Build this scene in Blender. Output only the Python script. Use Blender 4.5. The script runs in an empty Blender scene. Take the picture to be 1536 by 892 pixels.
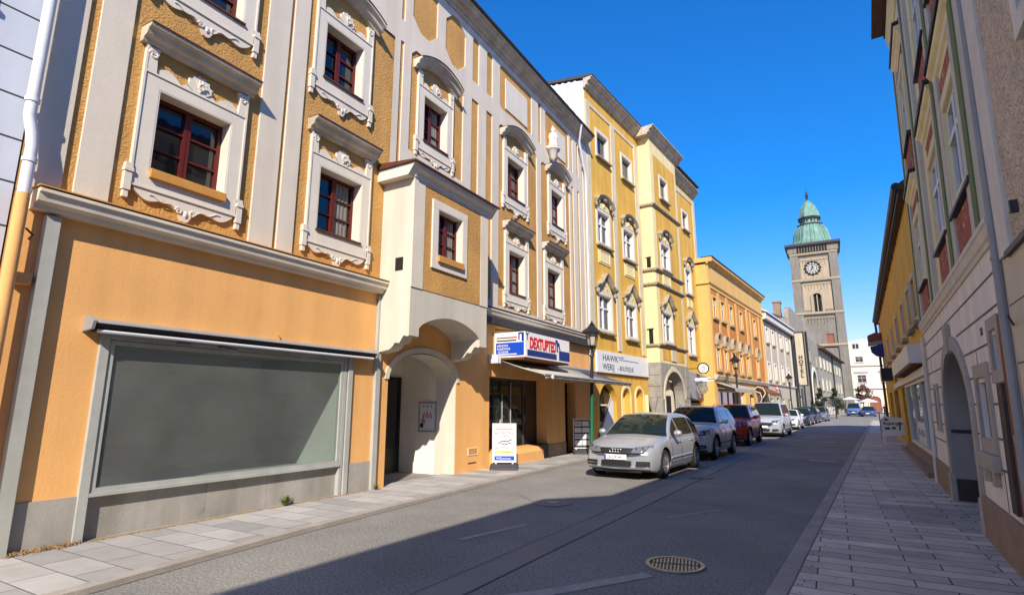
import bpy, bmesh, math, random
from mathutils import Vector, Matrix
random.seed(7)
R = math.radians
S = bpy.context.scene
COL = S.collection

# ------------------------------------------------------------------ camera, sky, sun, exposure
cam_d = bpy.data.cameras.new('camera'); cam = bpy.data.objects.new('camera', cam_d); COL.objects.link(cam)
cam_d.sensor_width = 36.0; cam_d.lens = 821.0 / 1536.0 * 36.0
cam_d.clip_start = 0.05; cam_d.clip_end = 3000
cam.location = (0, 0, 1.65)
cam.rotation_euler = (R(90 + 11.1), 0, R(29.95))
S.camera = cam
S.render.resolution_x = 1024; S.render.resolution_y = 594

SUN = Vector((1.0, -1.9, 1.5)).normalized()
SUN_EL = math.asin(SUN.z)
W = bpy.data.worlds.new('World'); S.world = W; W.use_nodes = True
nt = W.node_tree
bg = nt.nodes['Background']
sky = nt.nodes.new('ShaderNodeTexSky'); sky.sky_type = 'NISHITA'; sky.sun_disc = False
sky.sun_elevation = SUN_EL
sky.sun_rotation = math.atan2(SUN.x, SUN.y)
sky.altitude = 900; sky.air_density = 1.0; sky.dust_density = 0.05; sky.ozone_density = 5.0
hs = nt.nodes.new('ShaderNodeHueSaturation'); hs.inputs['Saturation'].default_value = 1.36
hs.inputs['Value'].default_value = 1.0; hs.inputs['Hue'].default_value = .512
nt.links.new(sky.outputs[0], hs.inputs['Color'])
# soft shoulder so that the horizon of the sky stays blue instead of clipping
sh_n = nt.nodes.new('ShaderNodeVectorMath'); sh_n.operation = 'MULTIPLY_ADD'; sh_n.inputs[1].default_value = (.12, .17, .05); sh_n.inputs[2].default_value = (1, 1, 1)
dv_n = nt.nodes.new('ShaderNodeVectorMath'); dv_n.operation = 'DIVIDE'
nt.links.new(hs.outputs[0], sh_n.inputs[0]); nt.links.new(hs.outputs[0], dv_n.inputs[0]); nt.links.new(sh_n.outputs[0], dv_n.inputs[1])
nt.links.new(dv_n.outputs[0], bg.inputs['Color'])
bg.inputs['Strength'].default_value = 0.15
sd = bpy.data.lights.new('sun', 'SUN'); so = bpy.data.objects.new('sun', sd); COL.objects.link(so)
sd.energy = 2.8; sd.angle = R(0.5); sd.color = (1.0, 0.985, 0.98)
so.rotation_euler = SUN.to_track_quat('Z', 'Y').to_euler(); so.location = (20, -30, 40)
VS = S.view_settings
VS.view_transform = 'Standard'; VS.look = 'None'; VS.gamma = 1.0; VS.use_curve_mapping = False
VS.exposure = 1.25
VS.use_white_balance = True; VS.white_balance_temperature = 7900; VS.white_balance_tint = 10

# ------------------------------------------------------------------ materials
def srgb(r, g, b):
    f = lambda c: (c/255/12.92) if c/255 <= .04045 else ((c/255+.055)/1.055)**2.4
    return (f(r), f(g), f(b), 1)
def mat(name, col, rough=.8, var=.12, vs=2.0, bump=0, bs=30, metal=0, spec=.4, bdist=.02, streak=0, dirt=None, kind='noise', coat=0, speck=0):
    m = bpy.data.materials.new(name); m.use_nodes = True
    n = m.node_tree.nodes; l = m.node_tree.links
    p = n['Principled BSDF']
    p.inputs['Roughness'].default_value = rough; p.inputs['Metallic'].default_value = metal
    p.inputs['Specular IOR Level'].default_value = spec
    if coat: p.inputs['Coat Weight'].default_value = coat; p.inputs['Coat Roughness'].default_value = .04
    c = (*col[:3], 1)
    p.inputs['Base Color'].default_value = c
    tc = n.new('ShaderNodeTexCoord')
    if var:
        nz = n.new('ShaderNodeTexNoise'); nz.inputs['Scale'].default_value = vs; nz.inputs['Detail'].default_value = 6; nz.inputs['Roughness'].default_value = .65
        l.new(tc.outputs['Object'], nz.inputs['Vector'])
        rp = n.new('ShaderNodeValToRGB')
        rp.color_ramp.elements[0].position = .3; rp.color_ramp.elements[1].position = .72
        rp.color_ramp.elements[0].color = (*[x*(1-var) for x in c[:3]], 1)
        rp.color_ramp.elements[1].color = (*[min(1, x*(1+var)) for x in c[:3]], 1)
        l.new(nz.outputs['Fac'], rp.inputs['Fac'])
        out = rp.outputs['Color']
        if streak:   # rain streaks: noise stretched along z
            mp = n.new('ShaderNodeMapping'); mp.inputs['Scale'].default_value = (2.2, 2.2, .22)
            l.new(tc.outputs['Object'], mp.inputs['Vector'])
            n2 = n.new('ShaderNodeTexNoise'); n2.inputs['Scale'].default_value = 1.3; n2.inputs['Detail'].default_value = 5
            l.new(mp.outputs[0], n2.inputs['Vector'])
            r2 = n.new('ShaderNodeValToRGB'); r2.color_ramp.elements[0].position = .35; r2.color_ramp.elements[1].position = .62
            r2.color_ramp.elements[0].color = (1-streak, 1-streak, 1-streak*1.1, 1); r2.color_ramp.elements[1].color = (1, 1, 1, 1)
            l.new(n2.outputs['Fac'], r2.inputs['Fac'])
            mx = n.new('ShaderNodeMix'); mx.data_type = 'RGBA'; mx.blend_type = 'MULTIPLY'; mx.inputs['Factor'].default_value = 1
            l.new(out, mx.inputs['A']); l.new(r2.outputs['Color'], mx.inputs['B']); out = mx.outputs['Result']
        if speck:    # aggregate: fine light and dark stones
            ns = n.new('ShaderNodeTexNoise'); ns.inputs['Scale'].default_value = 34; ns.inputs['Detail'].default_value = 5; ns.inputs['Roughness'].default_value = .8
            l.new(tc.outputs['Object'], ns.inputs['Vector'])
            rs_ = n.new('ShaderNodeValToRGB'); rs_.color_ramp.elements[0].position = .36; rs_.color_ramp.elements[1].position = .66
            rs_.color_ramp.elements[0].color = (1-speck, 1-speck, 1-speck, 1); rs_.color_ramp.elements[1].color = (1+speck*.6, 1+speck*.6, 1+speck*.6, 1)
            l.new(ns.outputs['Fac'], rs_.inputs['Fac'])
            mx = n.new('ShaderNodeMix'); mx.data_type = 'RGBA'; mx.blend_type = 'MULTIPLY'; mx.inputs['Factor'].default_value = 1
            l.new(out, mx.inputs['A']); l.new(rs_.outputs['Color'], mx.inputs['B']); out = mx.outputs['Result']
        if dirt:
            n3 = n.new('ShaderNodeTexNoise'); n3.inputs['Scale'].default_value = dirt[1]; n3.inputs['Detail'].default_value = 8; n3.inputs['Roughness'].default_value = .7
            l.new(tc.outputs['Object'], n3.inputs['Vector'])
            r3 = n.new('ShaderNodeValToRGB'); r3.color_ramp.elements[0].position = dirt[2]; r3.color_ramp.elements[1].position = dirt[2]+.12
            r3.color_ramp.elements[0].color = (0, 0, 0, 1); r3.color_ramp.elements[1].color = (1, 1, 1, 1)
            l.new(n3.outputs['Fac'], r3.inputs['Fac'])
            mx = n.new('ShaderNodeMix'); mx.data_type = 'RGBA'; l.new(r3.outputs['Color'], mx.inputs['Factor'])
            l.new(out, mx.inputs['A']); mx.inputs['B'].default_value = (*dirt[0], 1); out = mx.outputs['Result']
        l.new(out, p.inputs['Base Color'])
    if bump:
        b = n.new('ShaderNodeBump'); b.inputs['Strength'].default_value = bump; b.inputs['Distance'].default_value = bdist
        if kind == 'worm':      # combed stucco: squiggly ridges
            nz2 = n.new('ShaderNodeTexNoise'); nz2.inputs['Scale'].default_value = bs*.45; nz2.inputs['Detail'].default_value = 2
            l.new(tc.outputs['Object'], nz2.inputs['Vector'])
            mt = n.new('ShaderNodeMath'); mt.operation = 'MULTIPLY'; mt.inputs[1].default_value = 42
            l.new(nz2.outputs['Fac'], mt.inputs[0])
            sn = n.new('ShaderNodeMath'); sn.operation = 'SINE'; l.new(mt.outputs[0], sn.inputs[0])
            nz3 = n.new('ShaderNodeTexNoise'); nz3.inputs['Scale'].default_value = bs*2.2; nz3.inputs['Detail'].default_value = 4
            l.new(tc.outputs['Object'], nz3.inputs['Vector'])
            ad = n.new('ShaderNodeMath'); ad.operation = 'MULTIPLY_ADD'; ad.inputs[1].default_value = 3.0
            l.new(nz3.outputs['Fac'], ad.inputs[0]); l.new(sn.outputs[0], ad.inputs[2])
            l.new(ad.outputs[0], b.inputs['Height'])
        else:
            nb = n.new('ShaderNodeTexNoise'); nb.inputs['Scale'].default_value = bs; nb.inputs['Detail'].default_value = 6; nb.inputs['Roughness'].default_value = .65
            l.new(tc.outputs['Object'], nb.inputs['Vector']); l.new(nb.outputs['Fac'], b.inputs['Height'])
        l.new(b.outputs['Normal'], p.inputs['Normal'])
    return m
def brickmat(name, c1, c2, cm, bw, bh, mortar=.01, rough=.85, rot=0, bump=.4, off=.5, var=.25, plane='xy'):
    m = mat(name, c1, rough, 0)
    n = m.node_tree.nodes; l = m.node_tree.links; p = n['Principled BSDF']
    tc = n.new('ShaderNodeTexCoord'); mp = n.new('ShaderNodeMapping')
    mp.inputs['Rotation'].default_value = (R(90) if plane == 'xz' else 0, 0, rot)
    l.new(tc.outputs['Object'], mp.inputs['Vector'])
    vec = mp.outputs[0]
    if plane == 'xz':
        sx = n.new('ShaderNodeSeparateXYZ'); cx = n.new('ShaderNodeCombineXYZ')
        l.new(tc.outputs['Object'], sx.inputs[0]); l.new(sx.outputs['X'], cx.inputs['X']); l.new(sx.outputs['Z'], cx.inputs['Y']); vec = cx.outputs[0]
    br = n.new('ShaderNodeTexBrick'); l.new(vec, br.inputs['Vector'])
    br.inputs['Scale'].default_value = 1; br.inputs['Brick Width'].default_value = bw; br.inputs['Row Height'].default_value = bh
    br.inputs['Mortar Size'].default_value = mortar; br.inputs['Mortar Smooth'].default_value = .2; br.offset = off
    br.inputs['Color1'].default_value = (*c1[:3], 1); br.inputs['Color2'].default_value = (*c2[:3], 1); br.inputs['Mortar'].default_value = (*cm[:3], 1)
    nz = n.new('ShaderNodeTexNoise'); nz.inputs['Scale'].default_value = 1.6; nz.inputs['Detail'].default_value = 9; nz.inputs['Roughness'].default_value = .7
    l.new(tc.outputs['Object'], nz.inputs['Vector'])
    rp = n.new('ShaderNodeValToRGB'); rp.color_ramp.elements[0].position = .3; rp.color_ramp.elements[1].position = .7
    rp.color_ramp.elements[0].color = (1-var, 1-var, 1-var, 1); rp.color_ramp.elements[1].color = (1, 1, 1, 1)
    l.new(nz.outputs['Fac'], rp.inputs['Fac'])
    mx = n.new('ShaderNodeMix'); mx.data_type = 'RGBA'; mx.blend_type = 'MULTIPLY'; mx.inputs['Factor'].default_value = 1
    l.new(br.outputs['Color'], mx.inputs['A']); l.new(rp.outputs['Color'], mx.inputs['B'])
    l.new(mx.outputs['Result'], p.inputs['Base Color'])
    b = n.new('ShaderNodeBump'); b.inputs['Strength'].default_value = bump; b.inputs['Distance'].default_value = .01; b.invert = True
    l.new(br.outputs['Fac'], b.inputs['Height']); l.new(b.outputs['Normal'], p.inputs['Normal'])
    return m
def glassmat(name, col, rough=.04, spec=.8, wave=.012):
    m = mat(name, col, rough, 0, spec=spec)
    if wave:
        n = m.node_tree.nodes; l = m.node_tree.links; p = n['Principled BSDF']
        tc = n.new('ShaderNodeTexCoord'); nz = n.new('ShaderNodeTexNoise'); nz.inputs['Scale'].default_value = 2.2
        l.new(tc.outputs['Object'], nz.inputs['Vector'])
        b = n.new('ShaderNodeBump'); b.inputs['Strength'].default_value = .25; b.inputs['Distance'].default_value = wave
        l.new(nz.outputs['Fac'], b.inputs['Height']); l.new(b.outputs['Normal'], p.inputs['Normal'])
    return m
M = {}
M['stucco'] = mat('ochre_stucco', srgb(196,148,86), .92, .16, .9, .26, 14, bdist=.009, kind='worm', streak=.12, dirt=(srgb(150,104,58)[:3], 2.2, .64))
M['hood'] = mat('weathered_hood', srgb(196,186,168), .9, .16, 3, .2, 30, streak=.25)
M['orange'] = mat('orange_paint', srgb(230,172,108), .82, .07, .7, .22, 28, streak=.10, dirt=(srgb(206,140,78)[:3], .8, .66))
M['white'] = mat('lime_white', srgb(212,202,186), .85, .05, 1.5, .15, 40, streak=.10)
M['white2'] = mat('warm_white', srgb(214,206,192), .85, .05, 2, .12, 40, streak=.06)  # plain warm white for surrounds, panels and trims
M['cream'] = mat('cream_render', srgb(202,195,180), .88, .07, .8, .25, 26, streak=.13, dirt=(srgb(186,172,148)[:3], 1.1, .67))
M['greytrim'] = mat('grey_trim', srgb(170,172,166), .7, .1, 3, .1, 40, streak=.12)
M['plinth'] = mat('grey_plinth', srgb(162,158,150), .9, .14, 2, .3, 50, streak=.22, dirt=(srgb(120,112,100)[:3], 2.4, .62))
M['redwood'] = mat('dark_red_wood', srgb(92,30,22), .45, .15, 6)
M['sillwood'] = mat('ochre_sill', srgb(196,140,70), .6, .1, 6)
M['copper'] = mat('brown_copper', srgb(94,56,38), .5, .25, 5, .1, 20)
M['glass'] = glassmat('window_glass', (.012, .014, .018))
M['glass2'] = glassmat('shop_glass', (.02, .022, .022), .03, .6)
M['frost'] = mat('frosted_film', srgb(84,90,85), .08, .5, .3, spec=.8)
def dustyglass(name):
    m = bpy.data.materials.new(name); m.use_nodes = True; n = m.node_tree.nodes; l = m.node_tree.links
    n.remove(n['Principled BSDF']); out = n['Material Output']
    tr = n.new('ShaderNodeBsdfTransparent'); tr.inputs[0].default_value = (.66, .73, .71, 1)
    gl = n.new('ShaderNodeBsdfGlossy'); gl.inputs['Roughness'].default_value = .03
    lw = n.new('ShaderNodeLayerWeight'); pw = n.new('ShaderNodeMath'); pw.operation = 'POWER'; pw.inputs[1].default_value = 5; l.new(lw.outputs['Facing'], pw.inputs[0])
    fr = n.new('ShaderNodeMath'); fr.operation = 'MULTIPLY_ADD'; fr.inputs[1].default_value = .92; fr.inputs[2].default_value = .08; l.new(pw.outputs[0], fr.inputs[0])
    m1 = n.new('ShaderNodeMixShader'); l.new(fr.outputs[0], m1.inputs[0]); l.new(tr.outputs[0], m1.inputs[1]); l.new(gl.outputs[0], m1.inputs[2])
    df = n.new('ShaderNodeBsdfDiffuse'); df.inputs[0].default_value = (.36, .37, .35, 1)
    tc = n.new('ShaderNodeTexCoord'); nz = n.new('ShaderNodeTexNoise'); nz.inputs['Scale'].default_value = .9; nz.inputs['Detail'].default_value = 5; l.new(tc.outputs['Object'], nz.inputs['Vector'])
    mr = n.new('ShaderNodeMapRange'); mr.inputs['From Min'].default_value = .3; mr.inputs['From Max'].default_value = .7; mr.inputs['To Min'].default_value = .15; mr.inputs['To Max'].default_value = .27; l.new(nz.outputs['Fac'], mr.inputs['Value'])
    m2 = n.new('ShaderNodeMixShader'); l.new(mr.outputs[0], m2.inputs[0]); l.new(m1.outputs[0], m2.inputs[1]); l.new(df.outputs[0], m2.inputs[2]); l.new(m2.outputs[0], out.inputs['Surface'])
    return m
M['dusty'] = dustyglass('dusty_shop_glass')
M['roomgrey'] = mat('empty_shop_wall', srgb(186,194,186), .9, .1, 1.2)
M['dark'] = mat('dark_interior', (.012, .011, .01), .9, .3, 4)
M['black'] = mat('black_metal', (.015, .015, .016), .45, .2, 8, .1, 40)
M['steel'] = mat('zinc_grey', srgb(150,150,148), .5, .12, 4, .05, 30, metal=.15)
M['zincwhite'] = mat('white_painted_metal', srgb(212,216,220), .45, .06, 4)
M['slate'] = mat('slate_roof', srgb(72,70,70), .8, .25, 6, .3, 20)
M['tile'] = mat('brown_roof_tile', srgb(96,72,58), .85, .3, 8, .4, 18)
M['yellow'] = mat('yellow_render', srgb(218,170,78), .88, .10, .8, .3, 24, streak=.20, dirt=(srgb(226,190,112)[:3], 1.1, .66))
M['yellowcream'] = mat('yellow_cream', srgb(226,208,158), .85, .07, 1.5, .15, 40, streak=.1)
M['palepil'] = mat('pale_pilaster', srgb(206,196,170), .85, .10, 2, .15, 40, streak=.18)
M['greystone'] = mat('grey_stone', srgb(150,146,138), .9, .22, 3, .35, 25, streak=.15)
M['ornament'] = mat('weathered_ornament', srgb(158,146,122), .9, .4, 9, .4, 30)
M['orange2'] = mat('deep_orange_render', srgb(200,128,60), .85, .10, 1.2, .2, 30, streak=.12)
M['orange2b'] = mat('light_orange_render', srgb(218,174,104), .85, .07, 1.2, .2, 30, streak=.10)
M['g1wall'] = mat('pale_beige_render', srgb(188,176,152), .9, .08, .8, .2, 30, streak=.15)
M['g2wall'] = mat('grey_roughcast', srgb(150,144,130), .95, .2, 1.5, .6, 12, streak=.2)
M['g3wall'] = mat('grey_green_render', srgb(158,154,136), .9, .12, 1, .3, 20, streak=.2)
M['towerstone'] = mat('tower_limestone', srgb(128,123,112), .9, .16, .35, .3, 6, streak=.22)
M['towerpanel'] = mat('tower_plaster', srgb(170,154,130), .9, .12, .5, .2, 8, streak=.15)
M['verdigris'] = mat('verdigris_copper', srgb(112,154,140), .6, .22, .5, .2, 6, streak=.35)
M['clockwhite'] = mat('clock_white', srgb(176,176,168), .6, .04, 2)
M['whitehouse'] = mat('white_stucco', srgb(216,208,194), .8, .04, .6)
M['pinkhouse'] = mat('pale_lilac_stucco', srgb(212,198,190), .8, .05, .6)
M['redpaint'] = mat('old_red', srgb(140,84,66), .8, .3, 6)
M['bluetile'] = brickmat('bluish_white_ashlar', srgb(196,204,216), srgb(204,210,220), srgb(70,62,60), 9.0, .52, .013, .7, plane='xz', var=.08)
# right side
M['wormbeige'] = mat('beige_worm_stucco', srgb(242,214,182), .9, .13, 1.5, .9, 16, bdist=.02, kind='worm')
M['beigepil'] = mat('beige_band', srgb(222,212,196), .9, .10, 3, .3, 30, streak=.1)
M['blockstone'] = brickmat('pale_block_stone', srgb(224,208,180), srgb(214,198,170), srgb(120,100,76), 1.1, .5, .008, .9, plane='xz', var=.15)
M['rustwhite'] = mat('rusticated_white', srgb(242,230,216), .9, .07, 2, .2, 30, streak=.12)
M['groove'] = mat('groove_shadow_grey', srgb(110,104,100), .95, .1, 4)
M['paleyellow'] = mat('pale_yellow_paint', srgb(236,220,172), .85, .07, 2, .15, 40, streak=.1)
M['green'] = mat('moss_green_paint', srgb(108,122,70), .85, .15, 4, .1, 30)
M['redfresco'] = mat('red_scroll_fresco', srgb(168,92,72), .9, .2, 6, .3, 22, bdist=.02, kind='worm', dirt=(srgb(226,196,158)[:3], 9, .56))
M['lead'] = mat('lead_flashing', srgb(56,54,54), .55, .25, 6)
M['brownstone'] = mat('brown_sandstone', srgb(150,126,104), .95, .2, 4, .4, 25)
M['stonesurround'] = mat('pale_stone_surround', srgb(176,164,150), .9, .15, 5, .25, 30)
M['archgrey'] = mat('grey_passage_paint', srgb(156,152,145), .8, .1, 2)
M['rust'] = mat('rusty_strip', srgb(134,74,44), .8, .25, 7)
M['brownboard'] = mat('dark_brown_board', srgb(70,56,50), .7, .2, 6)
M['yellowR'] = mat('mustard_render', srgb(226,178,74), .88, .10, 1.2, .3, 25, streak=.18)
M['gutter'] = mat('dark_gutter_metal', srgb(56,50,46), .5, .25, 5)
M['offwhite'] = mat('off_white_board', srgb(222,220,212), .5, .05, 3)
# ground
M['asphalt'] = mat('worn_asphalt', srgb(143,141,134), .92, .24, .45, .7, 150, bdist=.012, speck=.62)
M['asphalt2'] = mat('smooth_asphalt_strip', srgb(132,129,122), .85, .10, 1.5, .2, 150)
M['joint'] = mat('tar_joint', srgb(112,106,98), .8, .1, 8)
M['paveL'] = brickmat('light_granite_slabs', srgb(188,185,179), srgb(150,148,144), srgb(98,92,84), .72, .40, .007, .85, bump=.4, var=.24, off=.4)
M['paveR'] = brickmat('grey_granite_strips', srgb(236,220,198), srgb(186,171,152), srgb(74,64,54), .78, .245, .007, .7, bump=.6, var=.42, off=.37)
M['kerb'] = mat('granite_kerb', srgb(158,150,140), .85, .2, 2.5, .3, 30)
M['roadpaint'] = mat('worn_white_paint', srgb(210,208,202), .8, .25, 14)
M['lightstreak'] = mat('light_streak_grey', srgb(158,154,147), .85, .2, 8)  # streak of light on the asphalt, put in as a paler colour
M['iron'] = mat('cast_iron', srgb(176,164,140), .45, .2, 10, .3, 30, metal=.6)
M['irondark'] = mat('dark_iron', srgb(52,48,44), .6, .2, 10)
M['soil'] = mat('dry_soil', srgb(150,122,86), 1, .3, 20, .6, 60)
M['weed'] = mat('weed_green', (.10, .14, .02), .7, .3, 20)
# signs
M['signwhite'] = mat('sign_white', srgb(232,232,230), .35, .03, 2)
M['signblue'] = mat('sign_blue', srgb(16,72,178), .35, .04, 2)
M['signnavy'] = mat('sign_navy', srgb(18,46,120), .35, .04, 2)
M['signred'] = mat('sign_red', srgb(200,28,40), .4, .05, 2)
M['signyellow'] = mat('sign_yellow', srgb(226,206,110), .45, .05, 2)
M['signgrey'] = mat('sign_dark_grey', srgb(62,66,70), .5, .05, 2)
M['signpale'] = mat('sign_pale_grey', srgb(214,218,220), .4, .03, 2)
M['brown'] = mat('sign_underside_wood', srgb(120,72,30), .7, .15, 5)
M['awning'] = mat('grey_awning_cloth', srgb(168,164,154), .85, .10, 3, .1, 60, streak=.1)
M['rubber'] = mat('rubber_foot', srgb(60,62,66), .7, .15, 8)
M['greenpost'] = mat('green_paint', srgb(14,92,62), .45, .08, 6)
M['lampglass'] = mat('milky_lamp_glass', srgb(168,160,146), .25, .06, 6, spec=.6)
M['darkleaf'] = mat('dark_green_leaf', (.025, .04, .018), .7, .4, 9)
M['redleaf'] = mat('copper_leaf', (.10, .035, .022), .7, .4, 9)
M['bark'] = mat('bark', (.06, .045, .03), .95, .3, 12)
M['cloth'] = mat('dark_clothes', (.012, .013, .018), .9, .2, 12)
M['skin'] = mat('skin', srgb(200,150,120), .6, .05, 12)
M['hair'] = mat('dark_hair', (.02, .014, .01), .7, .2, 12)
# cars
def paint(name, c, metal=.55, rough=.32): return mat(name, c, rough, .03, 2, metal=metal, spec=.5, coat=.35)
M['cglass'] = glassmat('car_glass', (.012, .02, .018), .03, .35, 0)
M['tyre'] = mat('tyre_rubber', (.016, .016, .017), .85, .2, 12)
M['rim'] = mat('alloy_rim', srgb(176,178,180), .3, .08, 8, metal=.8)
M['plastic'] = mat('black_plastic', (.016, .016, .017), .5, .1, 8)
M['lens'] = mat('headlight_lens', srgb(120,126,130), .06, .25, 14, spec=.9, metal=.3)
M['chrome'] = mat('chrome', srgb(205,207,210), .15, .02, 5, metal=1)
M['curtain'] = mat('net_curtain', srgb(118,116,110), .9, .2, 6)
M['passagewhite'] = mat('passage_limewash', srgb(240,232,218), .9, .06, 1.2, .2, 30, streak=.1)
M['tail'] = mat('tail_lamp', (.25, .01, .01), .2, .1, 9)

# ------------------------------------------------------------------ mesh helpers
class MB:
    def __init__(s): s.v = []; s.f = []; s.mi = []; s.cur = 0
    def add(s, vs, fs):
        o = len(s.v); s.v += [tuple(v) for v in vs]
        for f in fs: s.f.append([i+o for i in f]); s.mi.append(s.cur)
        return s
    def box(s, x0, x1, y0, y1, z0, z1):
        vs = [(x0,y0,z0),(x1,y0,z0),(x1,y1,z0),(x0,y1,z0),(x0,y0,z1),(x1,y0,z1),(x1,y1,z1),(x0,y1,z1)]
        return s.add(vs, [(0,3,2,1),(4,5,6,7),(0,1,5,4),(1,2,6,5),(2,3,7,6),(3,0,4,7)])
    def prism(s, pts, y0, y1):            # polygon in (x,z), extruded in y
        n = len(pts)
        vs = [(p[0], y0, p[1]) for p in pts] + [(p[0], y1, p[1]) for p in pts]
        fs = [tuple(range(n)), tuple(range(2*n-1, n-1, -1))] + [(i, (i+1) % n, n+(i+1) % n, n+i) for i in range(n)]
        return s.add(vs, fs)
    def prismx(s, pts, x0, x1):           # polygon in (y,z), extruded in x
        n = len(pts)
        vs = [(x0, p[0], p[1]) for p in pts] + [(x1, p[0], p[1]) for p in pts]
        fs = [tuple(range(n)), tuple(range(2*n-1, n-1, -1))] + [(i, (i+1) % n, n+(i+1) % n, n+i) for i in range(n)]
        return s.add(vs, fs)
    def prismz(s, pts, z0, z1):
        n = len(pts)
        vs = [(p[0], p[1], z0) for p in pts] + [(p[0], p[1], z1) for p in pts]
        fs = [tuple(range(n)), tuple(range(2*n-1, n-1, -1))] + [(i, (i+1) % n, n+(i+1) % n, n+i) for i in range(n)]
        return s.add(vs, fs)
    def frame(s, x0, x1, z0, z1, w, y0, y1):   # picture frame inside the rectangle, four butted bars
        s.box(x0, x1, y0, y1, z0, z0+w); s.box(x0, x1, y0, y1, z1-w, z1)
        s.box(x0, x0+w, y0, y1, z0+w, z1-w); s.box(x1-w, x1, y0, y1, z0+w, z1-w); return s
    def tube(s, path, r, n=8, r2=None):
        P = [Vector(p) for p in path]; m = len(P); o = len(s.v); vs = []
        up = None
        for i, p in enumerate(P):
            t = (P[min(i+1, m-1)] - P[max(i-1, 0)]).normalized()
            if up is None:
                a = Vector((0, 0, 1)) if abs(t.z) < .9 else Vector((1, 0, 0)); up = (a - t*a.dot(t)).normalized()
            else: up = (up - t*up.dot(t)).normalized()
            q = t.cross(up); rr = r if r2 is None else r + (r2-r)*i/(m-1)
            for k in range(n):
                an = 2*math.pi*k/n; vs.append(p + up*math.cos(an)*rr + q*math.sin(an)*rr)
        fs = [(i*n+k, i*n+(k+1) % n, (i+1)*n+(k+1) % n, (i+1)*n+k) for i in range(m-1) for k in range(n)]
        fs += [tuple(range(n-1, -1, -1)), tuple((m-1)*n+k for k in range(n))]
        return s.add(vs, fs)
    def lathe(s, prof, c=(0,0,0), n=16, ax='z', rot=0, caps=True):
        vs = []; m = len(prof)
        for r, z in prof:
            for k in range(n):
                a = 2*math.pi*k/n + rot; u, v = r*math.cos(a), r*math.sin(a)
                if ax == 'z': vs.append((c[0]+u, c[1]+v, c[2]+z))
                elif ax == 'y': vs.append((c[0]+u, c[1]+z, c[2]+v))
                else: vs.append((c[0]+z, c[1]+u, c[2]+v))
        fs = [(i*n+k, i*n+(k+1) % n, (i+1)*n+(k+1) % n, (i+1)*n+k) for i in range(m-1) for k in range(n)]
        if caps: fs += [tuple(range(n)), tuple((m-1)*n+k for k in range(n))]
        return s.add(vs, fs)
    def sweep(s, path, prof, caps=True):   # path in (x,z); prof = (outward, up); outward is -y, up is path normal
        m = len(path); n = len(prof); vs = []
        for i, (x, z) in enumerate(path):
            a = path[max(i-1, 0)]; b = path[min(i+1, m-1)]
            t = Vector((b[0]-a[0], b[1]-a[1])).normalized(); nx, nz = -t.y, t.x
            for d, u in prof: vs.append((x + nx*u, -d, z + nz*u))
        fs = [(i*n+k, i*n+(k+1) % n, (i+1)*n+(k+1) % n, (i+1)*n+k) for i in range(m-1) for k in range(n)]
        if caps: fs += [tuple(range(n)), tuple((m-1)*n+k for k in range(n))]
        return s.add(vs, fs)
    def ico(s, c, r, sub=1, sx=1, sy=1, sz=1, jit=0):
        bm = bmesh.new(); bmesh.ops.create_icosphere(bm, subdivisions=sub, radius=1)
        vs = []
        for v in bm.verts:
            k = 1 + random.uniform(-jit, jit); vs.append((c[0]+v.co.x*r*sx*k, c[1]+v.co.y*r*sy*k, c[2]+v.co.z*r*sz*k))
        fs = [[v.index for v in f.verts] for f in bm.faces]; bm.free(); return s.add(vs, fs)
    def grid(s, fn, nu, nv):
        vs = [fn(i/nu, j/nv) for i in range(nu+1) for j in range(nv+1)]
        fs = [(i*(nv+1)+j, (i+1)*(nv+1)+j, (i+1)*(nv+1)+j+1, i*(nv+1)+j+1) for i in range(nu) for j in range(nv)]
        return s.add(vs, fs)
    def build(s, name, m, parent=None, smooth=False, loc=None, weld=False, bevel=0):
        me = bpy.data.meshes.new(name); me.from_pydata(s.v, [], s.f)
        bm = bmesh.new(); bm.from_mesh(me)
        if weld: bmesh.ops.remove_doubles(bm, verts=bm.verts, dist=.0005)
        bmesh.ops.recalc_face_normals(bm, faces=bm.faces)
        bm.to_mesh(me); bm.free()
        ms = m if isinstance(m, (list, tuple)) else [m]
        for k in ms: me.materials.append(M[k] if isinstance(k, str) else k)
        if len(ms) > 1 and len(me.polygons) == len(s.mi):
            [setattr(p,'material_index',k) for p,k in zip(me.polygons,s.mi)]
        if smooth:
            me.shade_smooth()
            try: me.set_sharp_from_angle(angle=R(38))
            except Exception: pass
        o = bpy.data.objects.new(name, me); COL.objects.link(o)
        if parent is not None: o.parent = parent
        if loc: o.location = loc
        if bevel:
            b = o.modifiers.new('bevel', 'BEVEL'); b.width = bevel; b.segments = 2; b.limit_method = 'ANGLE'; b.angle_limit = R(40)
        return o
def tag(o, label=None, cat=None, group=None, kind=None):
    if label: o['label'] = label
    if cat: o['category'] = cat
    if group: o['group'] = group
    if kind: o['kind'] = kind
    return o
def thing(name, loc, rz=0, label=None, cat=None, group=None, rx=0):
    o = bpy.data.objects.new(name, None); COL.objects.link(o); o.empty_display_size = .3
    o.location = loc; o.rotation_euler = (rx, 0, rz)
    return tag(o, label, cat, group)
def copy_tree(o, parent=None):
    c = o.copy(); COL.objects.link(c)
    if parent is not None: c.parent = parent
    for ch in [x for x in bpy.data.objects if x.parent == o]: copy_tree(ch, c)
    return c
def B(*b): return MB().box(*b)
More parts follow.
